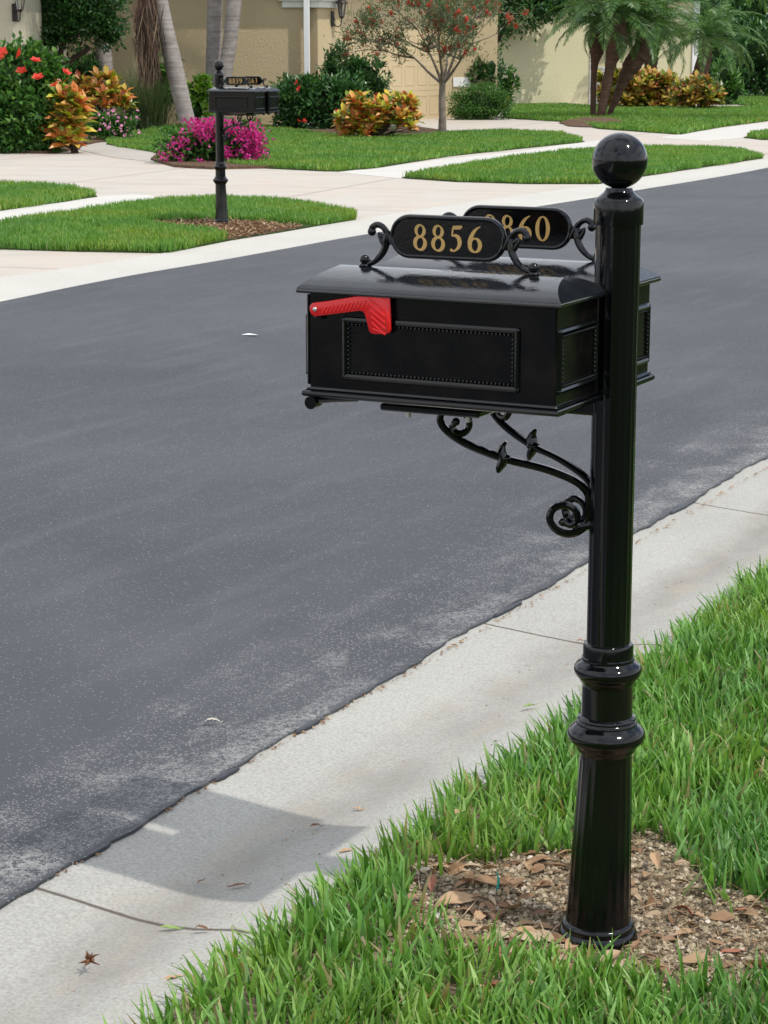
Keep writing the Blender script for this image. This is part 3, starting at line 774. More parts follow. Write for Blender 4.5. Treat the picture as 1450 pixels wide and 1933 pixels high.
    # flag
    if flag_side:
        yf = y1-i
        P_ = [(.4705, 1.1690), (.4660, 1.1715), (.4400, 1.1755), (.400, 1.1835), (.3450, 1.1950), (.3370, 1.1960), (.3255, 1.1935), (.3185, 1.1870), (.3165, 1.1340), (.3190, 1.1285), (.3250, 1.1255), (.3470, 1.1240), (.3540, 1.1250), (.3580, 1.1290), (.3660, 1.1560), (.3690, 1.1610), (.3760, 1.1625), (.4560, 1.1490), (.4640, 1.1480), (.4700, 1.1510), (.4735, 1.1570), (.4735, 1.1640)]
        m = M(); m.prism(P_, lambda a, b, t: (a, t, b), yf+.009, yf+.0145, .0012)
        fl = m.build('flag', RED, body, 50)
        m = M()
        def groove(a0, z0_, a1, z1_, rr):
            m.tube([(a0, yf+.0140, z0_), (a1, yf+.0140, z1_)], rr, 6, up=(0, 1, 0), flat=1.0)
        for k in range(11):
            a0 = .449-.0078*k; z_ = 1.1585+.00155*k
            groove(a0, z_-.005, a0-.008, z_+.0075, .0017)
        for k in range(6):
            zt = 1.186-.0105*k
            groove(.3545-.0015*k+.004, zt, .3270, zt-.0195 if k < 5 else zt-.008, .0018)
        groove(.332, 1.187, .3265, 1.1835, .0012)
        m.build('groove', RED, fl)
        m = M(); m.ball((.4625, yf+.0155, 1.1605), .0042, 12, 8, (1, .6, 1)); m.tube([(.4625, yf-.002, 1.1605), (.4625, yf+.014, 1.1605)], .0028, 8)
        m.build('rivet', STEEL, fl)
        m = M(); m.tube([(.452, yf+.006, 1.1465), (.467, yf+.006, 1.1455)], .0035, 8); m.build('flag_stop', BLACK, body)
    return body

def make_stand(loc_, rz, nums, label):
    st = empty('mailbox_post', loc_, rz)
    tag(st, label, 'mailbox')
    def off(z):
        t = max(0, min(1, (.36-z)/.36)); return (.007*t, .004*t)
    # post: fluted shaft over moulded sleeve
    P_ = [(1.312, .0385, 1), (1.05, .0383, 1), (.80, .0386, 1), (.560, .0388, 1)]
    m = M(); m.lathe(P_, 144, 18, .032); post = m.build('post', BLACK, st, 50)
    sl = [(.568, .040), (.566, .0435), (.562, .0447), (.545, .0448), (.5425, .0450), (.541, .047), (.538, .0475), (.536, .0465), (.534, .0485), (.532, .050), (.529, .0560), (.524, .0595), (.518, .0606), (.512, .0592), (.506, .0555), (.502, .051), (.498, .050), (.496, .0485), (.493, .0460), (.488, .0455), (.434, .0458), (.4325, .048), (.431, .0515), (.428, .0525), (.4255, .0512), (.4235, .0535), (.4205, .0550), (.418, .0545), (.414, .0595), (.408, .0665), (.402, .0695), (.397, .0700), (.391, .0685), (.385, .0640), (.3785, .0580), (.374, .0545), (.370, .0535), (.366, .0500), (.363, .0478)]
    m = M(); m.lathe(sl[::-1], 64); m.build('collar', BLACK, st, 40)
    cone = [(.366, .0465, .0), (.355, .0470, .3), (.345, .0474, 1), (.25, .0512, 1), (.15, .0552, 1), (.06, .0588, 1), (.048, .0595, .3), (.040, .0602, 0)]
    m = M(); m.lathe(cone[::-1], 160, 20, .026, off=off); m.build('sleeve', BLACK, st, 50)
    bs = [(.043, .0600), (.040, .0645), (.036, .0665), (.031, .0668), (.028, .0655), (.026, .0685), (.020, .0715), (.012, .0735), (.004, .0730), (-.004, .0715), (-.03, .0715)]
    m = M(); m.lathe(bs[::-1], 64, off=off); m.build('base_ring', BLACK, st, 40)
    cap = [(1.368, .0225), (1.3645, .0235), (1.360, .0262), (1.355, .0325), (1.3495, .0400), (1.3465, .0418), (1.3440, .0424), (1.308, .0426), (1.3060, .0420), (1.3055, .0380)]
    m = M(); m.lathe(cap[::-1], 64); m.build('cap', BLACK, st, 35)
    m = M(); m.ball((0, 0, 1.4135), .0470, 48, 32); m.build('ball_finial', BLACK, st, 60)
    for yc, num in ((GP+WB/2, nums[0]), (-(GP+WB/2), nums[1])):
        make_mailbox(st, yc, num, True)
    # carrier under the boxes
    m = M(); m.box((.17, -.19, .986), (.36, .19, .998), .003); m.box((.0, -.022, .976), (.35, .022, .999), .004)
    m.build('mounting_plate', BLACK, st)
    for x, y in ((.336, .125), (.221, .125), (.336, -.125), (.221, -.125)):
        m = M(); m.lathe([(.9865, .008), (.980, .008), (.979, .0075)][::-1], 6); m.lathe([(.979, .0045), (.966, .0045)][::-1], 10)
        o = m.build('bolt', STEEL, st, 30); o.location = (x, y, 0)
    # two scrolled brackets
    arm = [(.040, .810), (.041, .833), (.052, .849), (.070, .861), (.103, .874), (.135, .883), (.185, .894), (.238, .912), (.271, .928), (.294, .946), (.3025, .962), (.298, .976), (.284, .982), (.268, .978), (.254, .967), (.252, .951), (.262, .939), (.276, .940), (.281, .951), (.275, .959)]
    low = [(.040, .835), (.039, .815), (.041, .792), (.052, .772), (.073, .763), (.096, .770), (.108, .789), (.102, .808), (.082, .815), (.064, .806), (.060, .789), (.072, .779), (.085, .784)]
    for sg in (1, -1):
        cs_, sn_ = math.cos(ph20), math.sin(ph20)*sg
        def q(p, o=0): return (p[0]*cs_ - o*sn_, p[0]*sn_ + o*cs_, p[1])
        m = M()
        a_ = spline([(*p, .0062) for p in arm], 4); nA = len(a_)
        ra = [.0068 if k < nA*.5 else .0066-.0012*(k-nA*.5)/(nA*.5) for k in range(nA)]
        m.tube([q(p) for p in a_], ra, 8, up=(0, 0, 1), flat=1.15); m.ball(q(arm[-1]), .0075, 10, 8)
        b_ = spline([(*p, .0) for p in low], 4); nB = len(b_)
        m.tube([q(p) for p in b_], [.0078-.002*k/nB for k in range(nB)], 8, flat=1.2); m.ball(q(low[-1]), .0075, 10, 8)
        # leaf collar
        base_ = (.190, .896)
        for lf in ([(0, 0, .008), (.005, .012, .0085), (.002, .022, .0052), (-.004, .030, .003)], [(0, 0, .008), (.003, -.010, .0085), (.008, -.019, .0062), (.010, -.026, .003)]):
            m.tube([q((base_[0]+dx, base_[1]+dz)) for dx, dz, _ in lf], [r_ for *_, r_ in lf], 8, flat=1.5)
        m.ball(q(base_), .0105, 10, 8, (1.3, 1.1, .8))
        m.tube([q((.036, .782)), q((.055, .778))], .010, 8)
        m.build('scroll_support', BLACK, st)
    return st

stand = make_stand(POST, RZ, ('8856', '8860'), 'near black double mailbox post with ball top and red flag, numbered 8856 and 8860')
stand.rotation_euler = (0, 0, RZ)
FARP = G(418, 430)
ustar = R_(-26)
stand2 = make_stand(FARP+Vector((0, 0, .03)), ustar, ('8863', '8859'), 'far black double mailbox post across the road, numbered 8859 and 8863')

# ------------------------------------------------------------------ plants
def fitY(px, Y): return min(Y, 43.0) if px < 590 else (min(Y, 43.4) if px < 690 else Y)   # stay in front of the tan wall
def rand_unit(r, n):
    v = r.randn(n, 3); return v/np.linalg.norm(v, axis=1)[:, None]
def leaf_arrays(C, D, Nn, ln, wd, fold=.25, tipw=0.0):
    """C base points, D direction, Nn approx normal: folded pointed leaves, 4 verts/2 tris"""
    S_ = np.cross(D, Nn); S_ /= np.maximum(1e-6, np.linalg.norm(S_, axis=1))[:, None]
    U_ = np.cross(S_, D)
    mid = C + D*(ln*.5)[:, None]
    l = mid + S_*(wd*.5)[:, None] + U_*(wd*fold)[:, None]; r_ = mid - S_*(wd*.5)[:, None] + U_*(wd*fold)[:, None]
    tip = C + D*ln[:, None]
    VV = np.stack([C, l, tip, r_], 1).reshape(-1, 3); b = np.arange(len(C))*4
    F = np.concatenate([np.stack([b, b+1, b+2], 1), np.stack([b, b+2, b+3], 1)], 0)
    return VV, F
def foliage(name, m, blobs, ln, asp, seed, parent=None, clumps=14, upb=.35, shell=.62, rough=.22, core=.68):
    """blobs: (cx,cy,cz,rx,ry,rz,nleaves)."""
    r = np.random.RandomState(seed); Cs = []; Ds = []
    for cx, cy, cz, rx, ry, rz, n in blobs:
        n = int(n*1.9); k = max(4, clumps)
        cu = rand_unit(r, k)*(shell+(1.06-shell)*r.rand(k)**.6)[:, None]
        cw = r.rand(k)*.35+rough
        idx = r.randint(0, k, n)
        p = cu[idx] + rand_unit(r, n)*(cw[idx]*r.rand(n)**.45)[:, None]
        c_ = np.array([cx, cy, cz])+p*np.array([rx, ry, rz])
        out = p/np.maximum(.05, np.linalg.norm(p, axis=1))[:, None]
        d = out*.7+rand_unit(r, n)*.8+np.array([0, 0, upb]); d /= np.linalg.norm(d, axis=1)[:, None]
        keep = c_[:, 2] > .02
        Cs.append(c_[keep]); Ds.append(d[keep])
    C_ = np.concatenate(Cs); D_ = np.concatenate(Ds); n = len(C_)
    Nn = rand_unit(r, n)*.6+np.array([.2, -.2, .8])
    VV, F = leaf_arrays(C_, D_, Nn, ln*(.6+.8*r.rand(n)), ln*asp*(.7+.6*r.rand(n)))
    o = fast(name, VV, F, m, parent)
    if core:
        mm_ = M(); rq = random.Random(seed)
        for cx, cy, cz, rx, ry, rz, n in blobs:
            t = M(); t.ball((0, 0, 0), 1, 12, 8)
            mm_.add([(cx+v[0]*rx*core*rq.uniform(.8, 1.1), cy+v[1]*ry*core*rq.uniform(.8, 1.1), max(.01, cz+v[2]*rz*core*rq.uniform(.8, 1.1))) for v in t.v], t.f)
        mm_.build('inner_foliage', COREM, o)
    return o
def stems(name, m, base, tips, r0, parent, seed=1, n=5):
    r = random.Random(seed); me = M()
    for t in tips:
        b = Vector(base)+Vector((r.uniform(-.05, .05), r.uniform(-.05, .05), 0)); t = Vector(t)
        mid = (b+t)/2+Vector((r.uniform(-.08, .08), r.uniform(-.08, .08), r.uniform(0, .1)))
        me.tube([b, mid, t], [r0, r0*.7, r0*.35], n)
    return me.build(name, m, parent)
def shrub(name, label, px, pyb, m, blobs_px, ln, asp, seed, dens=900, depth=.8, cat='shrub', dY=0, clumps=16, group=None, shell=.62):
    """blobs_px: (x, y, rx, ry) in photo pixels at the depth of the base."""
    b = G(px, pyb); Y = fitY(px, b.y+dY); b.x *= Y/b.y; root = empty(name, (b.x, Y, 0))
    tag(root, label, cat, group)
    s = Y/CAM_F/cp; bl = []
    for x, y, rx, ry in blobs_px:
        p = atY(x, y, Y); rxm, rym = rx*s, ry*s
        bl.append((p.x-b.x, 0, p.z, rxm, max(.15, min(rxm, rym*1.2)*depth), rym, dens*rxm*rym))
    foliage('foliage', m, bl, ln, asp, seed, root, clumps, shell=shell)
    tips = [(q[0]+random.Random(seed+i).uniform(-.5, .5)*q[3], q[1], q[2]+.2*q[5]) for i, q in enumerate(bl) for _ in range(2)]
    stems('stem', DARKBARK, (0, 0, 0), tips, .018, root, seed)
    root['_s'] = s
    return root, b, Y, s

def flower_mesh(m, petals, ln, wd, seed, cup=.5):
    r = np.random.RandomState(seed); n = petals
    az = np.arange(n)*2*np.pi/n; D_ = np.stack([np.cos(az)*math.cos(cup), np.sin(az)*math.cos(cup), np.full(n, math.sin(cup))], 1)
    VV, F = leaf_arrays(np.zeros((n, 3)), D_, np.tile([0, 0, 1.], (n, 1)), np.full(n, ln), np.full(n, wd), .15)
    # widen: add a second tilted whorl
    return VV, F
def add_flowers(root, Y, pts, size, m, petals=5, name='flower', wd=.9):
    first = None
    for i, (x, y, *k) in enumerate(pts):
        p = atY(x, y, Y-(k[0] if k else .35))-Vector(root.location)
        if first is None:
            VV, F = flower_mesh(m, petals, size, size*wd, 5)
            V2, F2 = flower_mesh(m, petals, size*.7, size*wd*.6, 6, .9)
            first = o = fast(name, np.concatenate([VV, V2]), np.concatenate([F, F2+len(VV)]), m, root)
        else:
            o = first.copy(); COL.objects.link(o); o.parent = root
        rr = random.Random(i*7+int(x))
        o.location = p; o.rotation_euler = (R_(50+rr.uniform(-35, 35)), rr.uniform(-.6, .6), rr.uniform(0, 6.28)) if True else (0, 0, 0)
        s_ = rr.uniform(.8, 1.15); o.scale = (s_,)*3
# big hibiscus, left
hib, b_, Y_, s_ = shrub('hibiscus_bush', 'leafy green hibiscus bush with red-orange flowers at the left edge', 60, 290, MGREEN,
    [(35, 185, 75, 82), (10, 150, 65, 55), (78, 235, 40, 48), (20, 240, 75, 46), (92, 165, 34, 38), (-75, 180, 65, 100), (60, 130, 50, 30), (80, 268, 36, 22)], .105, .62, 61, 3600, .7, 'bush', clumps=40)
add_flowers(hib, Y_, [(67, 117, .75), (124, 139, .75), (5, 100, .75), (-2, 108, .8), (40, 102, .6), (72, 149, .8), (104, 163, .75), (41, 137, .7)], .112, REDP)
# crotons
def croton(name, label, px, pyb, blobs_px, ln, seed, m=CROTON, dens=300, nl=9, group='croton plants', dY=0, asp=.43):
    b = G(px, pyb); Y = fitY(px, b.y+dY); b.x *= Y/b.y; root = empty(name, (b.x, Y, 0)); tag(root, label, 'croton', group)
    s = Y/CAM_F/cp; r = np.random.RandomState(seed); Cs = []; Ds = []; Ns = []; tips = []
    for x, y, rx, ry in blobs_px:
        p = atY(x, y, Y); rxm, rym = rx*s, ry*s; n = max(5, int(dens*rxm*rym)); ctr = np.array([p.x-b.x, 0, p.z])
        u_ = rand_unit(r, n)*(.55+.5*r.rand(n))[:, None]; u_[:, 1] = -np.abs(u_[:, 1])*np.where(r.rand(n) < .75, 1, -1)
        cc = ctr+u_*np.array([rxm, min(rxm, .45), rym])
        for c0, uu in zip(cc, u_):
            if c0[2] < .06: continue
            ax = uu*.6+np.array([0, -.1, 1.0]); ax /= np.linalg.norm(ax)
            tips.append(tuple(c0)); t1 = np.cross(ax, [1, 0, .1]); t1 /= np.linalg.norm(t1); t2 = np.cross(ax, t1)
            for k in range(nl):
                a = 2.4*k+r.rand()*.5; tilt = .35+.09*k+r.rand()*.25
                d = ax*math.cos(tilt)+(t1*math.cos(a)+t2*math.sin(a))*math.sin(tilt)
                Cs.append(c0+ax*.012*(nl-k)*.5); Ds.append(d); Ns.append(ax)
    C_ = np.array(Cs); D_ = np.array(Ds); Nn = np.array(Ns); n = len(C_)
    L_ = ln*(.6+.6*r.rand(n)); W_ = L_*asp
    S_ = np.cross(D_, Nn); S_ /= np.linalg.norm(S_, axis=1)[:, None]; U_ = np.cross(S_, D_)
    def at(f, w, lift): return C_+D_*(L_*f)[:, None]+S_*(W_*w)[:, None]+U_*(W_*abs(w)*.35+L_*lift)[:, None]
    VV = np.stack([C_, at(.35, .42, 0), at(.7, .46, -.03), at(1.0, 0, -.14), at(.7, -.46, -.03), at(.35, -.42, 0), at(.5, 0, -.0)], 1).reshape(-1, 3)
    bb = np.arange(n)*7
    F = np.concatenate([np.stack([bb+i, bb+j, bb+6], 1) for i, j in ((0, 1), (1, 2), (2, 3), (3, 4), (4, 5), (5, 0))], 0)
    fast('foliage', VV, F, m, root)
    stems('stem', DARKBARK, (0, 0, 0), tips[::3], .014, root, seed, 4)
    return root
croton('croton_bush', 'tall narrow orange and yellow croton against the hibiscus', 142, 285, [(134, 205, 16, 20), (138, 235, 18, 24), (130, 265, 22, 16), (118, 190, 14, 18), (122, 230, 16, 30)], .27, 71, dens=460, dY=-1.0)
croton('croton_bush', 'orange and yellow croton mound above the pink flowers', 190, 253, [(190, 188, 45, 22), (160, 180, 28, 22), (225, 195, 20, 20), (195, 165, 30, 14)], .22, 72, dens=330)
croton('croton_bush', 'bright orange and lime croton clump in front of the round green shrub', 705, 266, [(665, 225, 26, 32), (700, 230, 30, 32), (735, 215, 25, 26), (762, 225, 24, 28), (690, 205, 35, 16), (760, 205, 20, 14), (680, 252, 30, 14)], .20, 73, dens=430)
croton('croton_bush', 'yellow green croton hedge behind the pygmy palm trunks', 1200, 208, [(1155, 172, 26, 30), (1205, 168, 34, 32), (1250, 175, 26, 28), (1185, 192, 45, 16), (1245, 194, 30, 14)], .27, 74, CROTON2, dens=300, dY=0.2)
croton('croton_bush', 'yellow green croton mound at the right end of the palm bed', 1315, 211, [(1315, 182, 42, 26), (1345, 192, 18, 16), (1290, 190, 20, 18)], .25, 75, CROTON2, dens=260)
# pink flowers
pk, b_, Y_, s_ = shrub('pink_flower_bed', 'low plant with small pink flowers beside the ornamental grass', 208, 268, MGREEN, [(195, 240, 38, 24), (225, 232, 28, 22), (180, 225, 20, 18), (205, 252, 30, 16)], .07, .5, 81, 4200, .8, 'flowers', clumps=24)
rr = random.Random(5)
add_flowers(pk, Y_, [(rr.gauss(213, 22), rr.uniform(208, 257), .35+rr.random()*.15) for _ in range(46)], .036, PINK, 5, 'flower', 1.0)
# ornamental grass clump
b = G(278, 246); og = empty('ornamental_grass', b); tag(og, 'tall fine ornamental grass clump left of the leaning palm', 'ornamental grass')
r = np.random.RandomState(5); n = 1500; Q = r.randn(n, 2)*np.array([.16, .14])
OGM = leafmat('ornamental_blade', [(0, (.05, .09, .04)), (.6, (.11, .17, .07)), (1, (.24, .26, .13))], .5, .3)
blades('blade', Q, 0.0, 1.15, .012, OGM, 6, 4, .55, .9, parent=og, blunt=.1)
b = G(300, 215); 
shrub('green_shrub', 'green leafy shrub behind the ornamental grass', 312, 225, MGREEN, [(308, 140, 26, 28), (322, 165, 24, 26)], .16, .4, 82, 1600, .8, clumps=18)
shrub('lime_shrub', 'lime green shrub between the leaning palm and twin palms', 368, 249, LIME, [(370, 182, 22, 28), (366, 208, 26, 24), (384, 165, 13, 20)], .11, .5, 83, 3600, .8, clumps=20)
# bougainvillea
bo, b_, Y_, s_ = shrub('bougainvillea', 'magenta flowering bush behind the far mailbox post', 405, 310, MGREEN, [(350, 275, 46, 34), (400, 270, 48, 38), (455, 275, 42, 34), (425, 250, 50, 24), (395, 295, 50, 16)], .075, .6, 84, 4200, .8, 'flowering bush', clumps=40)
s = s_; r = np.random.RandomState(9); Cs = []
for x, y, rx, ry, n in [(385, 240, 22, 14, 240), (352, 262, 16, 10, 110), (450, 240, 30, 14, 300), (485, 250, 14, 14, 180), (490, 275, 14, 22, 330), (470, 290, 18, 14, 200), (430, 285, 16, 10, 180), (385, 305, 12, 6, 110), (335, 272, 16, 10, 90), (320, 290, 18, 8, 80), (345, 290, 10, 8, 60), (400, 228, 26, 8, 200), (470, 262, 16, 12, 200), (372, 232, 16, 10, 160), (425, 243, 20, 8, 120), (395, 255, 16, 10, 90)]:
    n = int(n*(.62 if x > 380 else .42)); p = r.randn(n, 2)*.6
    for dx, dy in p:
        q_ = atY(x+dx*rx, y+3+dy*ry*1.2, Y_); Cs.append((q_.x-b_.x, -.22-.25*r.rand()+.25*abs(dx)*.5, q_.z))
C_ = np.array(Cs); n = len(C_); D_ = rand_unit(r, n)+np.array([0, -.4, .5]); D_ /= np.linalg.norm(D_, axis=1)[:, None]
VV, F = leaf_arrays(C_, D_, rand_unit(r, n), .045*(.7+.6*r.rand(n)), .04*np.ones(n))
o = fast('blossom', VV, F, MAGENTA, bo); o['kind'] = 'stuff'
# round shrub pair in front of the house
sh, b_, Y_, s_ = shrub('round_shrub', 'wide dark green shrub left of the orange croton with a few red flowers', 600, 247, DGREEN, [(600, 200, 68, 44), (560, 190, 42, 40), (650, 200, 45, 44), (540, 205, 22, 35), (620, 170, 50, 24), (585, 165, 40, 20)], .12, .42, 85, 3000, .7, clumps=44)
add_flowers(sh, Y_, [(562, 156, .7), (566, 168, .7), (574, 229, .8), (564, 230, .8), (636, 212, .8), (711, 180, .6)], .075, REDP)
shrub('bushy_shrub', 'taller loose dark green shrub behind the round shrub under the lantern', 668, 240, DGREEN, [(650, 140, 42, 28), (690, 150, 38, 34), (625, 125, 14, 24), (640, 100, 8, 20), (670, 120, 38, 14), (715, 165, 16, 24)], .11, .4, 86, 2300, .7, clumps=26, dY=1.5)
# hedge box and plants right of the garage
shrub('clipped_hedge', 'clipped round green hedge right of the garage door', 905, 227, MGREEN, [(905, 196, 46, 30), (880, 200, 26, 28), (935, 198, 24, 28), (905, 215, 46, 12)], .05, .5, 87, 9000, .8, 'hedge', clumps=70, shell=.8)
shrub('dark_shrub', 'dark green shrub behind the clipped hedge', 915, 226, DGREEN, [(905, 145, 26, 26), (925, 130, 22, 30), (890, 150, 18, 18)], .13, .42, 88, 2600, .8, clumps=20, dY=1.2)
ys, b_, Y_, s_ = shrub('yellow_hibiscus', 'thin green shrub with a yellow flower right of the hedge', 960, 222, MGREEN, [(955, 165, 16, 26), (965, 150, 10, 18), (950, 190, 12, 20)], .13, .4, 89, 1500, .8, clumps=14)
add_flowers(ys, Y_, [(960, 187, .3), (951, 199, .3)], .10, YELP)
# dark plants behind the left shrub tree
shrub('shade_shrub', 'dark shaded shrub under the big leafy tree at left', 120, 246, DGREEN, [(120, 150, 55, 40), (165, 140, 30, 40), (80, 140, 40, 40), (145, 175, 40, 25)], .12, .3, 90, 1700, .8, clumps=24)
shrub('dark_hedge', 'dark hedge in shade at the right edge', 1420, 196, DGREEN, [(1400, 150, 40, 40), (1460, 150, 40, 45), (1440, 100, 50, 50), (1500, 120, 40, 70)], .20, .35, 91, 600, .8, 'hedge', clumps=26, dY=6)
shrub('fern_shrub', 'green ferny shrub right of the last croton', 1372, 204, MGREEN, [(1368, 160, 18, 40), (1385, 170, 16, 30)], .22, .25, 92, 1200, .8, clumps=16, dY=3)

# leafy tree upper left (dense crown over forked trunk)
def leafy_tree(name, label, px, pyb, crown, trunk_px, seed, m=DGREEN, ln=.13, dens=1500, dY=0, bark_=DARKBARK, r0=.07, clumps=50, depth=.7):
    b = G(px, pyb); Y = fitY(px, b.y+dY); b.x *= Y/b.y; root = empty(name, (b.x, Y, 0)); tag(root, label, 'tree')
    s = Y/CAM_F/cp; bl = []
    for x, y, rx, ry in crown:
        p = atY(x, y, Y); bl.append((p.x-b.x, 0, p.z, rx*s, min(rx, ry*1.3)*s*depth, ry*s, dens*rx*ry*s*s))
    foliage('crown', m, bl, ln, .5, seed, root, clumps, shell=.5)
    me = M()
    for path in trunk_px:
        pts = [atY(x, y, Y)-Vector((b.x, Y, 0)) for x, y in path]; pts[0].z = max(0, pts[0].z) if path[0][1] < pyb-3 else 0
        k = len(pts); me.tube(pts, [r0*(1-.6*i/k) for i in range(k)], 7)
    me.build('trunk', bark_, root)
    return root
leafy_tree('ligustrum_tree', 'dense glossy dark green tree crown at upper left beside the lantern wall', 110, 252,
    [(110, 40, 70, 50), (180, 30, 55, 50), (60, 30, 40, 40), (205, 60, 30, 30), (90, 70, 45, 25), (150, -20, 90, 45), (70, -20, 50, 40)],
    [[(105, 252), (108, 160), (100, 125), (80, 95)], [(108, 160), (125, 120), (170, 90)], [(105, 170), (112, 110), (120, 70)]], 93, ln=.10, dens=2300, dY=0)

# palms with smooth trunks
def frond(r, org, az, L_, droop, rise, nleaf=34, ll=.35, lw=.02):
    """returns leaflets (C,D,N,len,width) and rachis points"""
    pts = []; p = np.array(org, float); el = rise
    n = 14
    for i in range(n+1):
        pts.append(p.copy()); d = np.array([math.cos(az)*math.cos(el), math.sin(az)*math.cos(el), math.sin(el)])
        p = p+d*L_/n; el -= droop/n*(1+.8*i/n)
    pts = np.array(pts); C_, D_, N_, l_, w_ = [], [], [], [], []
    side = np.array([-math.sin(az), math.cos(az), 0])
    for k in range(nleaf):
        f = .12+.87*k/nleaf; x = f*n; i = min(n-1, int(x)); q = pts[i]+(pts[i+1]-pts[i])*(x-i); t = pts[i+1]-pts[i]; t = t/np.linalg.norm(t)
        up = np.cross(t, side); up *= np.sign(up[2]+1e-6)
        for sg in (1, -1):
            d = side*sg*.8+t*.55+up*(.25-.5*r.rand())-np.array([0, 0, .25]); d /= np.linalg.norm(d)
            C_.append(q); D_.append(d); N_.append(up); l_.append(ll*math.sin(math.pi*min(.97, .15+.85*f)**.8)*(.85+.3*r.rand())+.03); w_.append(lw)
    return pts, C_, D_, N_, l_, w_
def palm_crown(root, org, n, L_, m, seed, nleaf=34, ll=.3, lw=.02, rise=(-.2, 1.3), droop=(1.0, 2.0), rach=DARKBARK, name='crown', azr=None):
    r = np.random.RandomState(seed); A_ = [[], [], [], [], []]; me = M()
    for i in range(n):
        az = 2.4*i+r.rand()*.6 if azr is None else r.uniform(*azr)
        e = rise[0]+(rise[1]-rise[0])*((i+.5)/n)
        pts, *ar = frond(r, org, az, L_*(.8+.35*r.rand()), r.uniform(*droop), e, nleaf, ll, lw)
        for a_, x in zip(A_, ar): a_ += x
        me.tube([tuple(p) for p in pts], [.012*(1-.8*k/len(pts)) for k in range(len(pts))], 4)
    VV, F = leaf_arrays(np.array(A_[0]), np.array(A_[1]), np.array(A_[2]), np.array(A_[3]), np.array(A_[4]), .3)
    c_ = fast(name, VV, F, m, root)
    me.build('frond_stalk', MGREEN, c_)
    return c_
def palm_trunk(root, pts, rad, m, name='trunk', rough=0.0, seed=1):
    rr = random.Random(seed); sp_ = spline([(*p, r_) for p, r_ in zip(pts, rad)], 8); me = M()
    rads = [p[3]*(1+rough*rr.uniform(-1, 1)) for p in sp_]
    me.tube([p[:3] for p in sp_], rads, 12); 
    return me.build(name, m, root, 60)
def smooth_palm(label, path, wpx, seed, top_extra=3.0, skirt=False, dY=0):
    b = G(*path[0]); Y = fitY(path[0][0], b.y)+dY; b.x *= Y/b.y; root = empty('palm_tree', (b.x, Y, 0)); tag(root, label, 'palm tree', 'tall palms before the tan wall')
    s = Y/CAM_F/cp; pts = [atY(x, y, Y)-Vector((b.x, Y, 0)) for x, y in path]; pts[0].z = 0
    d = (pts[-1]-pts[-2]).normalized(); pts.append(pts[-1]+d*top_extra*.5+Vector((0, 0, .2))); pts.append(pts[-1]+Vector((0, 0, 1))*top_extra*.6)
    rad = [w_*s/2 for w_ in wpx]; rad += [rad[-1]*.9, rad[-1]*.7]
    palm_trunk(root, [tuple(p) for p in pts], rad, PALMBARK)
    palm_crown(root, tuple(pts[-1]), 13, 2.3, PALMG, seed, 30, .45, .035)
    return root, Y, b
pl, Yp, bp = smooth_palm('leaning grey palm trunk behind the magenta bush', [(365, 262), (350, 215), (330, 130), (312, 50), (298, -20)], [30, 30, 32, 29, 29], 101, 2.0)
smooth_palm('upright pinkish palm trunk left of the twin pair', [(404, 236), (402, 160), (404, 80), (406, -10)], [26, 27, 27, 28], 102)
smooth_palm('grey palm trunk leaning right beside the upright one', [(418, 232), (424, 150), (434, 80), (443, -10)], [24, 26, 26, 27], 103, dY=-.5)
smooth_palm('thick grey palm trunk under the dense leafy tree', [(200, 232), (199, 150), (194, 80), (190, -10)], [32, 30, 29, 28], 104, dY=-.3)
# skirt of dead fronds hanging beside the leaning trunk
r = np.random.RandomState(12); n = 700; top = atY(274, -35, Yp-.25)-Vector((bp.x, Yp, 0))
s = Yp/CAM_F/cp
C_ = np.array([top.x, top.y, top.z])+r.randn(n, 3)*np.array([.11, .12, .10]); C_[:, 2] -= r.rand(n)*1.15
D_ = r.randn(n, 3)*np.array([.14, .12, .05])+np.array([.02, 0, -1])+np.stack([-(C_[:, 0]-top.x)*.9, 0*C_[:, 0], 0*C_[:, 0]], 1); D_ /= np.linalg.norm(D_, axis=1)[:, None]
C_[:, 0] += -.0*C_[:, 2]
Ls = np.minimum(.35+.75*r.rand(n), C_[:, 2]-(1.6-(165-90)*s)); ok = Ls > .1
VV, F = leaf_arrays(C_[ok], D_[ok], rand_unit(r, ok.sum()), Ls[ok], .022*np.ones(ok.sum()), .3)
fast('dead_fronds', VV, F, leafmat('dead_palm_frond', [(0, (.035, .018, .012)), (.55, (.09, .05, .032)), (.85, (.20, .12, .07)), (1, (.38, .28, .18))], .6, .1, tcol=(1, .9, .7)), pl)

# pygmy date palms
def pygmy(label, path, wpx, seed, n=22, L_=1.5, dY=0, rise=(-.35, 1.35)):
    b = G(*path[0]); Y = b.y+dY; root = empty('date_palm', (b.x, Y, 0)); tag(root, label, 'palm tree', 'pygmy date palms')
    s = Y/CAM_F/cp; pts = [atY(x, y, Y)-Vector((b.x, Y, 0)) for x, y in path]; pts[0].z = 0; pts[-1].z += .12
    for i, p in enumerate(pts): p.y = -.1*math.sin(i)*0
    palm_trunk(root, [tuple(p) for p in pts], [w_*s/2 for w_ in wpx], BROWNBARK, rough=.10, seed=seed)
    palm_crown(root, tuple(pts[-1]), int(n*1.3), L_*1.12, PALMG, seed, 46, .32, .022, (rise[0]+.22, rise[1]), (.8, 1.7))
    return root
PT = pygmy
pygmy('leftmost pygmy date palm with thin straight trunk', [(1120, 226), (1120, 180), (1122, 125), (1126, 100), (1127, 75), (1130, 45)], [11, 11, 13, 24, 29, 22], 111, 20, 1.35)
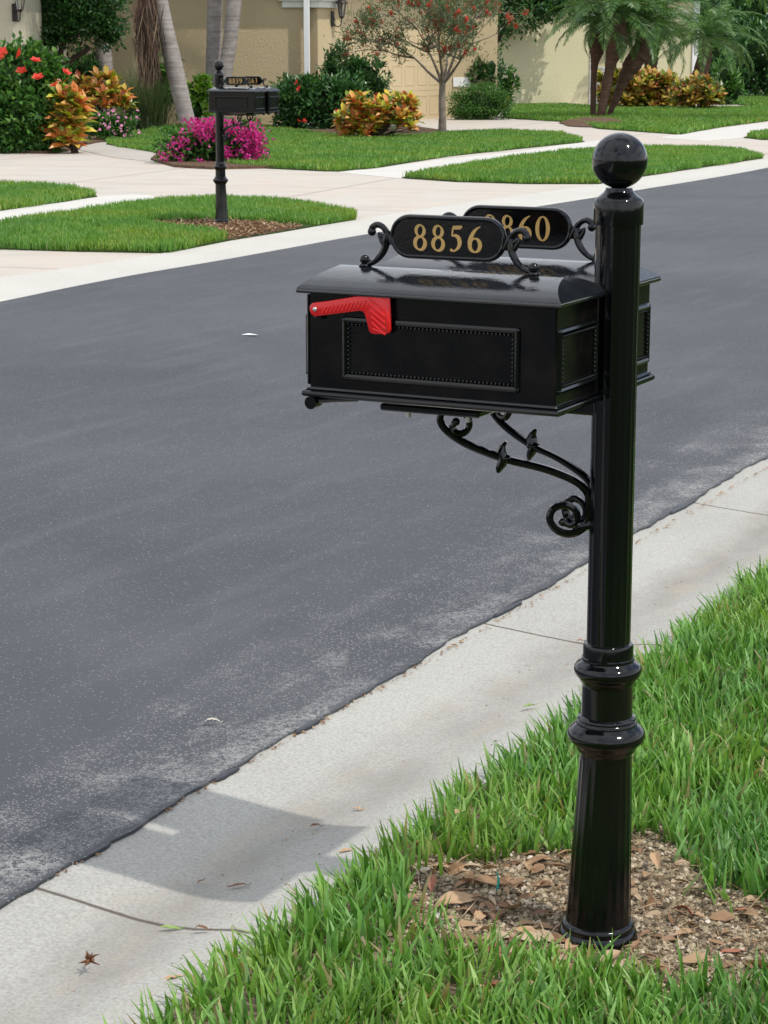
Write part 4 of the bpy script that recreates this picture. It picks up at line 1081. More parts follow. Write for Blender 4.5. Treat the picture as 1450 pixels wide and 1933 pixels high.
pygmy('thick trunked pygmy date palm second from left', [(1132, 228), (1143, 175), (1153, 122), (1162, 90), (1164, 65), (1166, 38)], [14, 18, 20, 38, 38, 26], 112, 24, 1.5, dY=.2)
pygmy('pygmy date palm leaning right over the crotons', [(1147, 226), (1165, 180), (1183, 140), (1198, 115), (1212, 92), (1222, 50)], [10, 14, 26, 34, 32, 22], 113, 24, 1.5, dY=.6)
pygmy('short dark pygmy date palm behind the croton hedge', [(1226, 205), (1228, 170), (1228, 140), (1229, 110), (1230, 70)], [16, 20, 22, 24, 18], 114, 22, 1.5, dY=2)
pygmy('rightmost pygmy date palm above the last croton', [(1300, 206), (1308, 170), (1318, 145), (1328, 118), (1335, 80)], [16, 18, 24, 26, 18], 115, 26, 1.6, dY=1)
# mulch mound at the palms
mm = M(); pm = G(1134, 238); nr = 28
vs = [(pm.x, pm.y+.2, .15)]
for j, (f, h) in enumerate(((.4, .10), (.75, .05), (1.0, .0))):
    for i in range(nr):
        t = 2*math.pi*i/nr; k = 1+.08*math.sin(3*t+j)+.05*math.sin(7*t)
        vs.append((pm.x+math.cos(t)*.82*f*k, pm.y+.8+math.sin(t)*2.2*f*k, .03+h))
fs = [(0, 1+i, 1+(i+1) % nr) for i in range(nr)]
for j in range(2):
    for i in range(nr): fs.append((1+j*nr+i, 1+(j+1)*nr+i, 1+(j+1)*nr+(i+1) % nr, 1+j*nr+(i+1) % nr))
mm.add(vs, fs); tag(mm.build('mulch_mound', MULCH), kind='structure')

# bottlebrush tree
def bottlebrush():
    b = G(835, 257); Y = b.y; root = empty('bottlebrush_tree', (b.x, Y, 0)); tag(root, 'small open tree with red brush flowers in front of the garage', 'tree')
    s = Y/CAM_F/cp; rr = random.Random(21); me = M(); tips = []
    me.tube([(0, 0, 0), (.0, 0, .35), (-.01, 0, .7), (0, 0, .98)], [.085, .066, .062, .058], 10)
    def grow(p, d, r0, ln, lev):
        pts = [p]; q = p.copy(); dd = d.copy(); ns = 4
        for i in range(ns):
            dd = (dd+Vector((rr.gauss(0, .10), rr.gauss(0, .10), rr.gauss(.03, .06)))).normalized(); q = q+dd*ln/ns; pts.append(q.copy())
        me.tube(pts, [r0*(1-.45*i/ns) for i in range(ns+1)], 5 if lev < 2 else 4)
        if lev >= 4 or q.z > 3.6: tips.append((q, dd)); return
        if lev >= 2 and rr.random() < .7: tips.append((pts[2], dd))
        for k in range(3 if lev < 3 else 2):
            nd = (dd+Vector((rr.gauss(0, .48), rr.gauss(0, .48), rr.gauss(.0, .28)))).normalized()
            rad_ = Vector((q.x, q.y, 0)); nd = (nd+rad_*.16).normalized()
            grow(q, nd, r0*.58, ln*.84, lev+1)
    for k in range(7):
        a = k*2*math.pi/7+rr.random()*.5; e = rr.uniform(.55, 1.15)
        grow(Vector((0, 0, .94)), Vector((math.cos(a)*math.cos(e), math.sin(a)*math.cos(e), math.sin(e))), .034, rr.uniform(.62, .8), 1)
    me.build('trunk', TWIG, root)
    r = np.random.RandomState(4); Cs = []; Ds = []
    for q, d in tips:
        if rr.random() < .05: continue
        n = rr.randint(42, 72)
        dv = rand_unit(r, n)*.9+np.array(d)*.6; Cs.append(np.array(q)+r.randn(n, 3)*.085); Ds.append(dv/np.linalg.norm(dv, axis=1)[:, None])
    C_ = np.concatenate(Cs); D_ = np.concatenate(Ds); n = len(C_)
    VV, F = leaf_arrays(C_, D_, rand_unit(r, n), .10*(.7+.6*r.rand(n)), .020*np.ones(n)); fast('crown', VV, F, leafmat('bottlebrush_leaf', [(0, (.05, .09, .035)), (.6, (.10, .15, .06)), (1, (.20, .22, .11))], .5, .25), root)
    n = 90; D_ = rand_unit(r, n)*np.array([1, 1, .35]); D_ /= np.linalg.norm(D_, axis=1)[:, None]; C_ = np.zeros((n, 3)); C_[:, 2] = r.uniform(-.05, .05, n)
    VV, F = leaf_arrays(C_, D_, rand_unit(r, n), .042*np.ones(n), .015*np.ones(n)); first = None
    fr = sorted(tips, key=lambda t: rr.random()+(-.35 if t[0].x > .2 else 0))[:95]
    for q, d in fr:
        if first is None: first = o = fast('flower', VV, F, REDP, root)
        else: o = first.copy(); COL.objects.link(o); o.parent = root
        o.location = q; o.rotation_euler = d.to_track_quat('Z', 'Y').to_euler(); k = rr.uniform(.7, 1.25); o.scale = (k, k, k)
    V2 = []; F2 = []; nv = 0
    for q, d in tips[::1]:
        k = rr.uniform(.5, .95); mt = np.array(d.to_track_quat('Z', 'Y').to_matrix()); V2.append((VV[:120]*k)@mt.T+np.array(q)+r.randn(3)*.05); fk = np.concatenate([F[:30], F[n:n+30]]); F2.append(fk+nv); nv += 120
    o = fast('small_blossom', np.concatenate(V2), np.concatenate(F2), leafmat('pale_red_petal', [(0, (.55, .05, .03)), (1, (.75, .17, .10))], .5, .25, tcol=(1, .7, .6)), root); o['kind'] = 'stuff'
bottlebrush()

# backdrop trees behind the houses
for i, (px, pyb, cr, m, dY) in enumerate([
    (975, 200, [(985, 15, 45, 38), (945, 25, 34, 42), (1040, -5, 50, 40)], DGREEN, -2),
    (1150, 190, [(1130, -10, 80, 60), (1210, 30, 70, 70), (1180, 90, 60, 40)], MGREEN, 5),
    (1310, 188, [(1300, 20, 80, 70), (1330, 90, 70, 60), (1280, 130, 60, 40)], DGREEN, 8),
    (1420, 188, [(1400, 20, 70, 80), (1440, 90, 60, 60), (1500, 30, 70, 80)], DGREEN, 10)]):
    leafy_tree('background_tree', ['dark tree above the cream house corner', 'bushy green tree behind the pygmy palms', 'dark tree beyond the right croton', 'darkest tree at the upper right corner'][i], px, pyb, cr,
               [[(px, pyb), (px, 120), (px+5, 60)], [(px, 120), (px-20, 60)]] if i else [[(908, 206), (912, 120), (945, 40)], [(912, 120), (975, 20)]], 120+i, m, .26 if i else .16, 330 if i else 1100, dY, DARKBARK, .12 if i else .06, 60)
# yellow green frond reaching into the upper right corner
b = G(1500, 230); yp = empty('areca_palm', b); tag(yp, 'yellow green palm frond drooping into the upper right corner', 'palm tree')
palm_trunk(yp, [(0, 0, 0), (0, 0, 1.2), (.02, 0, 2.6), (0, 0, 3.3)], [.09, .08, .07, .06], PALMBARK)
palm_crown(yp, (0, 0, 3.3), 14, 1.9, LIME, 131, 34, .5, .035, (-.1, 1.2), (1.3, 2.2))

# ------------------------------------------------------------------ houses
def plane_frame(A, B):
    A = Vector((A[0], A[1], 0)); B = Vector((B[0], B[1], 0)); d = (B-A); Ln = d.length; d.normalize()
    nrm = Vector((d.y, -d.x, 0))     # faces the street (to the right of A->B seen from above, towards -y)
    return A, d, nrm, Ln
def wbox(m, fr, s0, s1, z0, z1, n0, n1, bev=0):
    A, d, nn, _ = fr; t = M(); t.box((s0, n0, z0), (s1, n1, z1), bev)
    m.add([A+d*v[0]+nn*v[1]+Vector((0, 0, v[2])) for v in t.v], t.f, False); return m
Acor = G(601, 240); Bcor = G(853, 223.5)
house = empty('tan_house', (Acor.x, Acor.y, 0)); tag(house, 'tan stucco house with garage door and white downspout', 'house')
def hb(m, name, mt, parent=house):
    m.v = [tuple(Vector(v)-Vector((Acor.x, Acor.y, 0))) for v in m.v]; return m.build(name, mt, parent, 30)
FG = plane_frame(Acor, Bcor); FLft = plane_frame((-9.5, 44.8), Acor)
Lg = FG[3]; D0, D1 = .95, 5.87; DH = 2.66; WH = 2.95
m = M(); wbox(m, FG, 0, D0, 0, WH, -.25, 0); wbox(m, FG, D1, Lg, 0, WH, -.25, 0); wbox(m, FG, D0, D1, DH, WH, -.25, 0)
wbox(m, FLft, 0, FLft[3]-.26, 0, WH, -.25, 0)
# wall running on behind the hedge, faces the camera
FR = plane_frame(Bcor+Vector((0, .02, 0)), Bcor+Vector((1.05, .2, 0))); wbox(m, FR, 0.01, FR[3], 0, 2.6, -.3, 0)
hb(m, 'wall', TAN)
m = M(); wbox(m, FG, D0, D1, 0, DH, -.16, -.11); 
dr = hb(m, 'garage_door', DOORP)
m = M(); nsec = 4; sh_ = DH/nsec; npn = 8; pw = (D1-D0)/npn
for k in range(nsec):
    z0 = k*sh_
    if k: wbox(m, FG, D0, D1, z0-.006, z0+.002, -.11, -.104)
    for j in range(npn):
        a0 = D0+j*pw+.07; a1 = D0+(j+1)*pw-.07; b0 = z0+.11; b1 = z0+.55
        wbox(m, FG, a0, a1, b0, b0+.022, -.11, -.102); wbox(m, FG, a0, a1, b1-.022, b1, -.11, -.102)
        wbox(m, FG, a0, a0+.022, b0+.023, b1-.023, -.11, -.102); wbox(m, FG, a1-.022, a1, b0+.023, b1-.023, -.11, -.102)
m.v = [tuple(Vector(v)-Vector((Acor.x, Acor.y, 0))) for v in m.v]; m.build('panel', DOORP, dr, 30)
# eaves, roof
def slab(m, pts, z0, z1): m.prism([(p[0], p[1]) for p in pts], lambda a, b, t: (a, b, t), z0, z1, 0)
og_, ol_ = .50, .35
e0 = FLft[0]+FLft[2]*ol_; nL = FLft[2]; nG = FG[2]
# corner of the overhang
def isect(p, d, q, e):
    den = d.x*e.y-d.y*e.x; t = ((q.x-p.x)*e.y-(q.y-p.y)*e.x)/den; return p+d*t
co = isect(FLft[0]+nL*ol_, FLft[1], Acor+nG*og_, FG[1])
eb = Bcor+nG*og_; back = Vector((-2.5, 56, 0)); bl_ = Vector((-9.5, 53, 0))
m = M(); slab(m, [e0, co, eb, Bcor+FG[1]*.4, back, bl_], WH, WH+.12); slab(m, [e0-nL*.05, co+Vector((-.05, .08, 0)), eb-nG*.05, Bcor+FG[1]*.3, back, bl_], WH+.12, WH+.26)
hb(m, 'eaves', TRIM)
m = M(); apex = Vector((-2.2, 50, 5.2)); ring_ = [Vector((p.x, p.y, WH+.262)) for p in (e0, co, eb, Bcor+FG[1]*.4, back, bl_)]; apex2 = Vector((-7, 49.5, 5.2))
m.add([*ring_, apex, apex2], [(0, 1, 6, 7), (1, 2, 6), (2, 3, 6), (3, 4, 6), (4, 5, 7, 6), (5, 0, 7)], False); hb(m, 'roof', ROOFM)
# trim band at the corner (two steps), downspout
def cornerband(m, z0, z1, out, la, lb, up=0):
    A1 = isect(FLft[0]+nL*out, FLft[1], Acor+nG*out, FG[1]); p1 = Acor-FLft[1]*la+nL*out; p2 = Acor+FG[1]*lb+nG*out
    slab(m, [Acor-FLft[1]*la+nL*.001, p1, A1, p2, Acor+FG[1]*lb+nG*.001, Acor+nG*.001+nL*.001], z0, z1)
m = M(); cornerband(m, 2.40, 2.53, .07, .72, .80); cornerband(m, 2.532, 2.78, .12, .78, .92); hb(m, 'corner_trim', TRIM)
m = M(); wbox(m, FLft, FLft[3]-.27, FLft[3]-.15, .05, WH, .125, .23, .01); hb(m, 'downspout', WHITEP)
m = M(); wbox(m, FLft, FLft[3]-1.2, FLft[3]-.004, 0, .22, .002, .06); wbox(m, FG, .0, D0, 0, .06, .002, .02); hb(m, 'footing', TAN)
m = M(); wbox(m, FR, .02, .42, .72, .93, .003, .03, .004); bxo = hb(m, 'meter_panel', WHITEP)

def lantern(label, A, nrm, z, k=1.0):
    """wall lantern: back plate, curved arm, cage with roof"""
    root = empty('wall_lantern', (A.x, A.y, z), math.atan2(nrm.y, nrm.x)); tag(root, label, 'lantern', 'wall lanterns')
    m = M(); m.box((.002, -.055*k, -.17*k), (.028*k, .055*k, .13*k), .012); m.build('back_plate', BRONZE, root)
    m = M(); a_ = spline([(.03, 0, -.10), (.10, 0, -.165), (.18, 0, -.15), (.21, 0, -.07), (.215, 0, -.01)], 6); m.tube([tuple(v*k for v in p) for p in a_], .011*k, 8)
    m.tube([(.03*k, 0, .02*k), (.055*k, 0, -.02*k), (.045*k, 0, -.06*k)], .008*k, 6); m.build('arm', BRONZE, root)
    m = M(); m.lathe([(v*k, r_*k) for v, r_ in ((-.02, .012), (-.005, .035), (.02, .05), (.03, .055))], 16); m.lathe([(v*k, r_*k) for v, r_ in ((.27, .118), (.285, .125), (.30, .115), (.34, .075), (.375, .03), (.40, .012), (.43, .002))], 20)
    for j in range(6):
        t = j*math.pi/3; m.tube([(math.cos(t)*.055*k, math.sin(t)*.055*k, .03*k), (math.cos(t)*.095*k, math.sin(t)*.095*k, .27*k)], .007*k, 5)
    c_ = m.build('cage', BRONZE, root); c_.location = (.215*k, 0, 0)
    m = M(); m.lathe([(.032*k, .048*k), (.268*k, .086*k)], 12); g = m.build('glass', GLASS, root); g.location = (.215*k, 0, 0)
    return root
lp = Acor+FG[1]*.60
lantern('bronze wall lantern beside the garage door under the trim', lp+nG*.003, nG, 2.20, 1.05)

# second, cream house on the right
Cs0 = G(940, 196); Cs1 = G(1116, 203)
CA = Vector((2.9, 59.0, 0)); CB = atY(1114, 200, 60.2); CB = Vector((CB.x, 60.2, 0))
h2 = empty('cream_house', CA); tag(h2, 'pale cream stucco house behind the pygmy palms', 'house')
F2 = plane_frame(CA, CB)
def hb2(m, name, mt): 
    m.v = [tuple(Vector(v)-CA) for v in m.v]; return m.build(name, mt, h2, 30)
m = M(); wbox(m, F2, -1.5, F2[3], 0, 2.9, -3.5, 0)
CC = Vector((9.1, 63.0, 0)); CD = CB+Vector((.02, 1.6, 0)); F3 = plane_frame(CD, CC); wbox(m, F3, 0, F3[3], 0, 2.9, -3, 0)
hb2(m, 'wall', CREAM)
m = M(); wbox(m, F2, F2[3]-.05, F2[3]+.10, 0, 2.9, .003, .05); hb2(m, 'white_trim', WHITEP); m = M(); wbox(m, F3, F3[3]-.18, F3[3]+.02, 0, 2.9, .002, .05); hb2(m, 'white_trim', WHITEP)
m = M(); wbox(m, F2, -1.6, F2[3]+.3, 2.9, 3.1, -4, .36); wbox(m, F3, -.3, F3[3]+.4, 3.105, 3.25, -4, .4); hb2(m, 'eaves', TRIM)
m = M()
z0 = 3.26
ap1 = CA+Vector((1.5, 4, 5.2)); q1 = CA+F2[1]*-1.8+F2[2]*.55+Vector((0, 0, z0)); q2 = CC+Vector((.6, -.5, z0)); q3 = CC+Vector((.6, 5, z0)); q4 = CA+Vector((-1.8, 6, z0))
m.add([q1, q2, q3, q4, ap1], [(0, 1, 4), (1, 2, 4), (2, 3, 4), (3, 0, 4), (3, 2, 1, 0)], False); hb2(m, 'roof', ROOFM)
m = M(); wbox(m, F2, F2[3]+.16, F2[3]+.62, 0, 1.02, .0, .4, .02); wbox(m, F2, F2[3]+.13, F2[3]+.65, 1.02, 1.08, -.03, .43, .015)
ub = m.build('utility_cabinet', WHITEP, None, 30); tag(ub, 'white utility cabinet at the cream house corner', 'utility box')

# neighbour pillar with lantern, far left
NW = atY(51, 95, 39.0)
h3 = empty('pale_house', (NW.x, 39, 0)); tag(h3, 'pale stucco wall of the house at the far left edge', 'house')
m = M(); m.box((-6, 0, 0), (0, 5, 3.0)); m.build('wall', GREYC, h3)
m = M(); m.box((-6.4, -.35, 3.002), (.4, 5.4, 3.2)); m.build('eaves', TRIM, h3)
m = M(); m.add([(-6.5, -.45, 3.2), (.5, -.45, 3.2), (.5, 5.5, 3.2), (-6.5, 5.5, 3.2), (-3, 2.5, 4.8)], [(0, 1, 4), (1, 2, 4), (2, 3, 4), (3, 0, 4), (3, 2, 1, 0)], False); m.build('roof', ROOFM, h3)
lz = atY(30, 30, 38.9)
nl_ = Vector((.6, -.8, 0)).normalized()
lantern('dark wall lantern on the pale wall at the upper left corner', Vector((atY(27, 30, 38.95).x, 38.965, 0)), nl_, lz.z+.08, 1.05)

# white spot light and small solar light
p = G(553, 246); sl_ = empty('flood_light', (p.x, p.y, .05)); tag(sl_, 'small white ground floodlight at the foot of the round shrub', 'garden light')
m = M(); m.tube([(-.12, 0, .11), (.02, -.02, .12), (.10, -.04, .11)], [.055, .06, .068], 12); m.build('lamp_head', WHITEP, sl_)
m = M(); m.tube([(0, 0, -.03), (0, 0, .08)], .02, 8); m.build('stake', BLACK, sl_)
p = G(742, 268); s2 = empty('solar_light', (p.x, p.y, .03)); tag(s2, 'little grey solar stake light before the orange croton', 'garden light')
m = M(); m.lathe([(.16, .025), (.20, .05), (.24, .055), (.25, .07), (.27, .03)], 14); m.build('lamp_head', STEEL, s2)
m = M(); m.tube([(0, 0, 0), (0, 0, .16)], .012, 6); m.build('stake', BLACK, s2)

# ------------------------------------------------------------------ litter
def leaf_obj(name, P, ln, wd, rz, curl, m, label=None, cat=None, tilt=0.1, group=None, seed=0):
    rr = random.Random(seed+int(P[0]*1000)); me = M(); n = 9; vs = []; fs = []
    for i in range(n):
        f = i/(n-1); x = (f-.5)*ln; w_ = wd*.5*math.sin(math.pi*min(.985, max(.03, f**.9)))**.8
        z_ = curl*ln*(1-(2*f-1)**2)*.5+.002*rr.uniform(-1, 1)
        for k, s_ in enumerate((-1, -.5, 0, .5, 1)):
            vs.append((x, s_*w_, z_+abs(s_)*w_*.45*(1+curl)+rr.uniform(-.0006, .0006)))
    for i in range(n-1):
        for k in range(4): fs.append((i*5+k, i*5+k+1, (i+1)*5+k+1, (i+1)*5+k))
    me.add(vs, fs); me.tube([(ln*.48, 0, .001), (ln*.62, rr.uniform(-.01, .01), .004)], .0009, 4)
    o = me.build(name, m, None, 60); o.location = P; o.rotation_euler = (tilt*rr.uniform(-1, 1), tilt*rr.uniform(-1, 1), rz)
    if label: tag(o, label, cat or 'leaf', group)
    return o
DL1 = mat('tan_dead_leaf', (.42, .27, .15), .6); DL2 = mat('brown_dead_leaf', (.17, .075, .035), .6); DL3 = mat('pale_leaf', (.45, .42, .36), .6); DL4 = mat('green_fallen_leaf', (.20, .30, .06), .5); DL5 = mat('rust_dead_leaf', (.30, .11, .06), .6)
GL = 'fallen leaves'
for i, (px, py, ln, wd, rz, cu, m, lab) in enumerate([
    (401, 1367, .042, .016, .0, .35, DL3, 'curled pale leaf lying alone on the asphalt'),
    (449, 1675, .045, .009, .2, .1, DL2, 'thin brown leaf in the gutter below the shaded patch'),
    (596, 1563, .026, .010, .3, .3, DL2, 'small dark curled leaf on the gutter at the shadow edge'),
    (676, 1530, .024, .009, -.2, .1, DL1, 'small tan leaf near the middle of the gutter'),
    (654, 1610, .034, .012, .3, .15, DL1, 'tan leaf in the gutter touching the grass fringe'),
    (323, 1755, .042, .011, .05, .05, DL4, 'green leaf lying on the gutter joint'),
    (382, 1756, .030, .010, -.2, .15, DL2, 'dark leaf in the gutter joint right of the green leaf'),
    (323, 1852, .045, .012, .35, .1, DL1, 'long tan leaf on the concrete before the grass edge'),
    (378, 1667, .018, .005, .8, .1, DL2, 'tiny brown twig leaf left of the thin brown leaf'),
    (1095, 1212, .022, .008, .3, .2, DL5, 'orange brown leaf on the gutter joint behind the post'),
    (1000, 1335, .04, .014, .5, .1, DL4, 'yellow green leaf at the gutter edge beside the post collar')]):
    q = G(px, py); uu = q.x*U.x+q.y*U.y
    z_ = .009 if uu > 2.40 else (-.018 if 2.02 < uu < 2.2 else -.004)
    q = G(px, py, z_)
    leaf_obj('fallen_leaf', (q.x, q.y, z_+.003), ln, wd, rz, cu, m, lab, 'leaf', group=GL, seed=i)
for i, (px, py, ln, wd, rz, cu, m, lab) in enumerate([
    (862, 1705, .085, .034, .35, .15, DL1, 'large tan leaf on the bare soil left of the post'),
    (1080, 1775, .055, .026, 1.1, .2, DL1, 'tan leaf standing against the post base'),
    (977, 1670, .042, .02, .9, .2, DL1, 'tan leaf on dark soil, left of two below the grass'),
    (1022, 1675, .036, .017, .7, .2, DL1, 'tan leaf on dark soil, right of two below the grass'),
    (815, 1680, .045, .018, 1.5, .3, DL5, 'rust brown upright leaf at the left end of the soil'),
    (905, 1725, .035, .022, .9, .2, DL1, 'small tan leaf below the large tan leaf'),
    (915, 1760, .05, .024, .8, .25, DL1, 'curled leaf in the straw at the soil front'),
    (822, 1745, .035, .018, 1.8, .3, DL3, 'pale upright leaf at the grass edge left of the soil'),
    (1000, 1755, .065, .03, -.4, .15, DL1, 'broad tan leaf midway between post and soil edge'),
    (937, 1803, .04, .022, -.2, .3, DL5, 'rust leaf in front of the dark soil'),
    (1010, 1842, .036, .022, .3, .3, DL1, 'tan leaf in the front grass nearest the post base'),
    (1000, 1885, .04, .026, .2, .3, DL1, 'tan leaf deep in the front grass'),
    (905, 1900, .055, .03, -.6, .3, DL1, 'large tan leaf, left of the pair in the front grass'),
    (935, 1893, .05, .03, -.5, .4, DL5, 'tan brown leaf, right of the pair in the front grass'),
    (752, 1905, .05, .024, -1.0, .3, DL1, 'pale tan leaf in the front grass by the gutter'),
    (1290, 1722, .045, .022, -.4, .25, DL5, 'brown leaf on the sandy soil right of the post'),
    (1315, 1728, .04, .02, -.9, .2, DL1, 'tan leaf beside the brown one right of the post'),
    (1240, 1640, .05, .022, 1.6, .4, DL1, 'tan leaf upright in grass right of the post'),
    (1405, 1725, .042, .012, -.2, .2, DL5, 'rust brown leaf at the right edge of the soil'),
    (1230, 1435, .04, .018, 1.4, .4, DL1, 'tan leaf in the grass beside the lower collar'),
    (1335, 1408, .04, .02, .9, .4, DL3, 'pale leaf caught in the right lawn'),
    (1205, 1530, .03, .016, 1.2, .4, DL5, 'small rust leaf in grass right of the sleeve'),
    (865, 1555, .045, .024, .5, .4, DL1, 'tan leaf among tall grass above the soil'),
    (1380, 1792, .05, .014, .1, .1, DL5, 'long rust leaf on the sandy soil at lower right'),
    (790, 1617, .035, .02, .6, .4, DL5, 'rust leaf in the grass left of the soil')]):
    q = G(px, py, .022); h = float(soil_h(np.array([q.x]), np.array([q.y]))[0])
    leaf_obj('fallen_leaf', (q.x, q.y, h+.006+(.015 if cu > .25 else 0)), ln, wd, rz, cu, m, lab, 'leaf', .45, GL, 100+i)
# crumpled brown flower on the gutter
q = G(171, 1820, -.006); cf = M(); rr = random.Random(3)
for k in range(16):
    a = rr.uniform(0, 6.28); e = rr.uniform(-.1, 1.2); d = Vector((math.cos(a)*math.cos(e), math.sin(a)*math.cos(e), math.sin(e))); w_ = rr.uniform(.002, .0045)
    cf.tube([(0, 0, .004), d*.012+Vector((0, 0, .004)), d*rr.uniform(.016, .026)+Vector((rr.uniform(-.006, .006), rr.uniform(-.006, .006), .002))], [.003, w_, .0006], 5, flat=.4)
o = cf.build('dried_flower', DL2); o.location = (q.x, q.y, -.004); tag(o, 'crumpled brown dried flower on the concrete gutter', 'dried flower')
# paper scrap on the road
q = G(472, 632, .01); m = M(); m.add([(-.05, 0, .001), (-.01, .02, .006), (.03, .01, .002), (.05, -.03, .004), (.0, -.02, .003)], [(0, 1, 4), (1, 2, 4), (2, 3, 4)], False)
o = m.build('paper_scrap', WHITEP); o.location = q; tag(o, 'tiny white paper scrap on the middle of the road', 'litter')
# teal plastic strips in the grass
for i, (px, py, lab) in enumerate([(938, 1665, 'teal plastic strip end standing in the soil'), (940, 1510, 'thin teal plastic strip among grass left of the sleeve'), (1022, 1535, 'teal plastic strip loop beside the sleeve')]):
    q = G(px, py+15, .02); m = M(); m.tube([(0, 0, 0), (.003, 0, .02), (-.001, .002, .042)], [.0022, .0028, .0006], 5, flat=.3); o = m.build('plastic_strip', TEAL); o.location = q; o.rotation_euler = (.2, .3*i, i); tag(o, lab, 'plastic strip')

# clods, straw and leaf crumbs on the bare soil
def scatter_clods(poly, n, seed, smin, smax, name, m, label):
    r = np.random.RandomState(seed); A_ = np.array([[p[0], p[1]] for p in poly]); lo = A_.min(0)-.03; hi = A_.max(0)+.03
    Q = lo+(hi-lo)*r.rand(n*2, 2); db = dist_poly(Q, poly); ok = in_poly(Q, poly) | (db < .05); Q = Q[ok][:n]; n = len(Q)
    base_ = np.array([[1, 0, 0], [0, 1, 0], [-1, 0, 0], [0, -1, 0], [0, 0, 1], [0, 0, -1], [.7, .7, .4], [-.7, .6, .5]], float)
    ff = np.array([[0, 6, 4], [6, 1, 4], [1, 7, 4], [7, 2, 4], [2, 3, 4], [3, 0, 4], [0, 3, 5], [1, 0, 5], [2, 1, 5], [3, 2, 5], [0, 1, 6], [1, 2, 7]])
    s_ = (smin+(smax-smin)*r.rand(n)**3)
    Vx = base_[None]*(s_[:, None, None])*(.6+.7*r.rand(n, 8, 1)); ang = r.rand(n)*6.28; ca, sa = np.cos(ang), np.sin(ang)
    X = Vx[:, :, 0]*ca[:, None]-Vx[:, :, 1]*sa[:, None]; Y = Vx[:, :, 0]*sa[:, None]+Vx[:, :, 1]*ca[:, None]; Z = Vx[:, :, 2]*.8
    zb = soil_h(Q[:, 0], Q[:, 1]); P_ = np.stack([X+Q[:, :1], Y+Q[:, 1:], Z+(zb+s_*.25)[:, None]], 2).reshape(-1, 3)
    F = (ff[None]+(np.arange(n)*8)[:, None, None]).reshape(-1, 3)
    tag(fast(name, P_, F, m), label, 'soil', kind='stuff')
scatter_clods(BARE, 34000, 5, .0010, .0075, 'soil_crumbs', CLOD, 'loose sandy soil crumbs round the near post')
r = np.random.RandomState(15); A_ = np.array([[p[0], p[1]] for p in BARE]); lo = A_.min(0); hi = A_.max(0); Q = lo+(hi-lo)*r.rand(1500, 2); Q = Q[in_poly(Q, BARE)]
zz = soil_h(Q[:, 0], Q[:, 1])+.006; n = len(Q); a = r.rand(n)*6.28; D_ = np.stack([np.cos(a), np.sin(a), r.randn(n)*.18], 1); D_ /= np.linalg.norm(D_, axis=1)[:, None]
lf = r.rand(n) < np.where(Q[:, 0] < POST.x, .34, .12)
VV, F = leaf_arrays(np.concatenate([Q, zz[:, None]], 1), D_, np.tile([0, 0, 1.], (n, 1))+r.randn(n, 3)*.3, np.where(lf, .028+.032*r.rand(n), .03+.05*r.rand(n)), np.where(lf, .017, .0022), .25)
# the leaves among it: rounder, curled shapes
Ql, zl = Q[lf], zz[lf]; nl = len(Ql); Dl = D_[lf]; Nl = np.tile([0, 0, 1.], (nl, 1))+r.randn(nl, 3)*.35; Sl = np.cross(Dl, Nl); Sl /= np.linalg.norm(Sl, axis=1)[:, None]; Ul = np.cross(Sl, Dl)
Ll = .026+.034*r.rand(nl); Wl = Ll*(.30+.22*r.rand(nl)); Cl = np.concatenate([Ql, zl[:, None]+.002], 1); cu = r.uniform(-.1, .35, nl)
def lat(f, w_): return Cl+Dl*(Ll*f)[:, None]+Sl*(Wl*w_)[:, None]+Ul*(np.abs(w_)*Wl*.5-(f-.5)**2*4*cu*Ll*.5)[:, None]
V7 = np.stack([lat(0, 0), lat(.2, .36), lat(.5, .5), lat(.8, .3), lat(1, 0), lat(.8, -.3), lat(.5, -.5), lat(.2, -.36), lat(.33, 0), lat(.66, 0)], 1).reshape(-1, 3); b7 = np.arange(nl)*10
F7 = np.concatenate([np.stack([b7+i, b7+j, b7+k], 1) for i, j, k in ((0, 1, 8), (1, 2, 8), (2, 9, 8), (2, 3, 9), (3, 4, 9), (4, 5, 9), (5, 6, 9), (6, 8, 9), (6, 7, 8), (7, 0, 8))], 0)
k_ = ~np.concatenate([np.repeat(lf, 1), np.repeat(lf, 1)]); F = F[k_]; F = np.concatenate([F, F7+len(VV)]); VV = np.concatenate([VV, V7])
tag(fast('leaf_litter', VV, F, DRYLEAF), 'bits of straw and small dead leaves on the bare soil', 'leaf litter', kind='stuff')
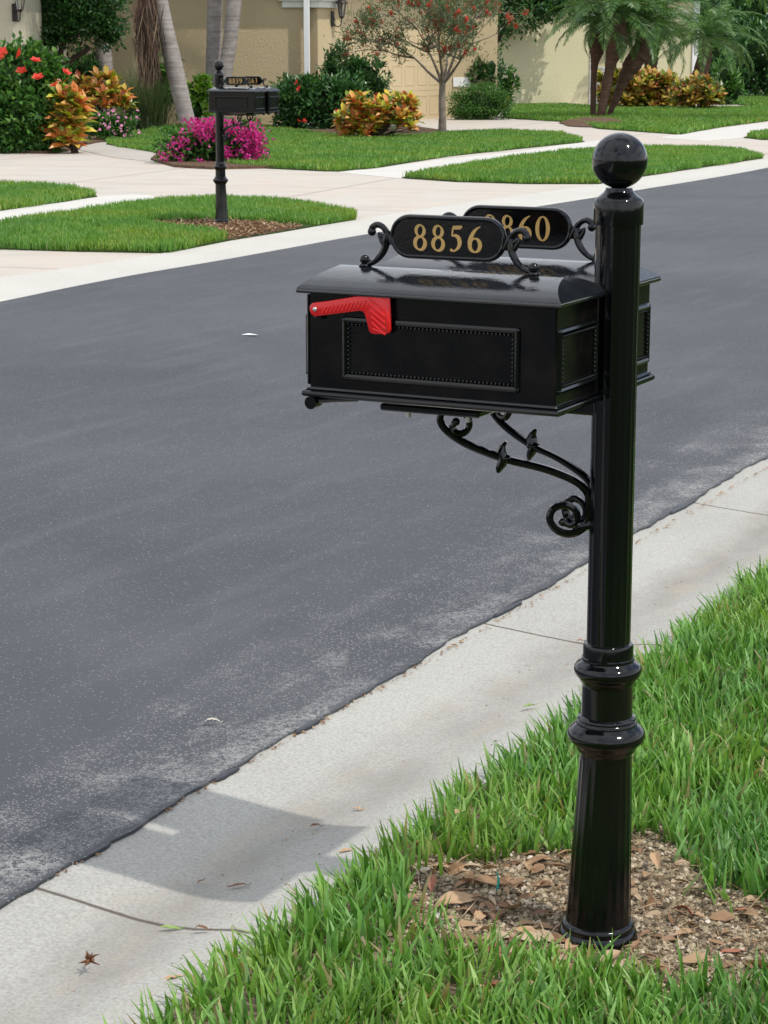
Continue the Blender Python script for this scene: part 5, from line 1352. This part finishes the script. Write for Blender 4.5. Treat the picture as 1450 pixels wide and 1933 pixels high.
# grit along the flow line and brown debris in the seam between road and gutter
r = np.random.RandomState(23)
def grit(n, fu, z_, smin, smax, name, m, label):
    c_ = r.uniform(2.0, 8.4, n); a = fu(n); P = np.stack([U.x*a+V.x*c_, U.y*a+V.y*c_, np.full(n, z_)], 1)
    base_ = np.array([[1, 0, 0], [-.5, .8, 0], [-.6, -.7, 0], [0, 0, .7]], float); s_ = smin+(smax-smin)*r.rand(n)**3
    an = r.rand(n)*6.28; st = 1+1.5*r.rand(n); B = base_[None]*s_[:, None, None]*(.6+.8*r.rand(n, 4, 1)); B[:, :, 0] *= st[:, None]
    X = B[:, :, 0]*np.cos(an)[:, None]-B[:, :, 1]*np.sin(an)[:, None]; Y = B[:, :, 0]*np.sin(an)[:, None]+B[:, :, 1]*np.cos(an)[:, None]
    VV = np.stack([X+P[:, :1], Y+P[:, 1:2], B[:, :, 2]+P[:, 2:]], 2).reshape(-1, 3)
    F = (np.array([[0, 1, 3], [1, 2, 3], [2, 0, 3]])[None]+(np.arange(n)*4)[:, None, None]).reshape(-1, 3)
    tag(fast(name, VV, F, m), label, 'grit', kind='stuff')
grit(420, lambda n: 2.085+r.randn(n)*.05, -.0215, .0006, .0035, 'gutter_grit', DRYLEAF, 'grit and leaf crumbs along the gutter flow line')
grit(900, lambda n: 2.398+np.abs(r.randn(n))*-.010, .0005, .001, .006, 'seam_debris', DRYLEAF, 'brown debris in the seam between asphalt and gutter')
grit(260, lambda n: 1.95+r.randn(n)*.05, -.004, .0006, .004, 'edge_grit', CLOD, 'soil crumbs spilled along the grass edge of the gutter')
# litter on the far mulch
r = np.random.RandomState(17); A_ = np.array([[p[0], p[1]] for p in BARE2]); lo = A_.min(0); hi = A_.max(0); Q = lo+(hi-lo)*r.rand(6000, 2); Q = Q[in_poly(Q, BARE2)]; n = len(Q); a = r.rand(n)*6.28
D_ = np.stack([np.cos(a), np.sin(a), r.randn(n)*.25], 1); D_ /= np.linalg.norm(D_, axis=1)[:, None]
VV, F = leaf_arrays(np.concatenate([Q, np.full((n, 1), .042)], 1), D_, np.tile([0, 0, 1.], (n, 1)), .04+.05*r.rand(n), .014*np.ones(n), .3)
tag(fast('mulch_chips', VV, F, DRYLEAF), 'brown mulch chips round the far mailbox post', 'mulch', kind='stuff')

for o in list(bpy.data.objects):
    if '_s' in o: del o['_s']
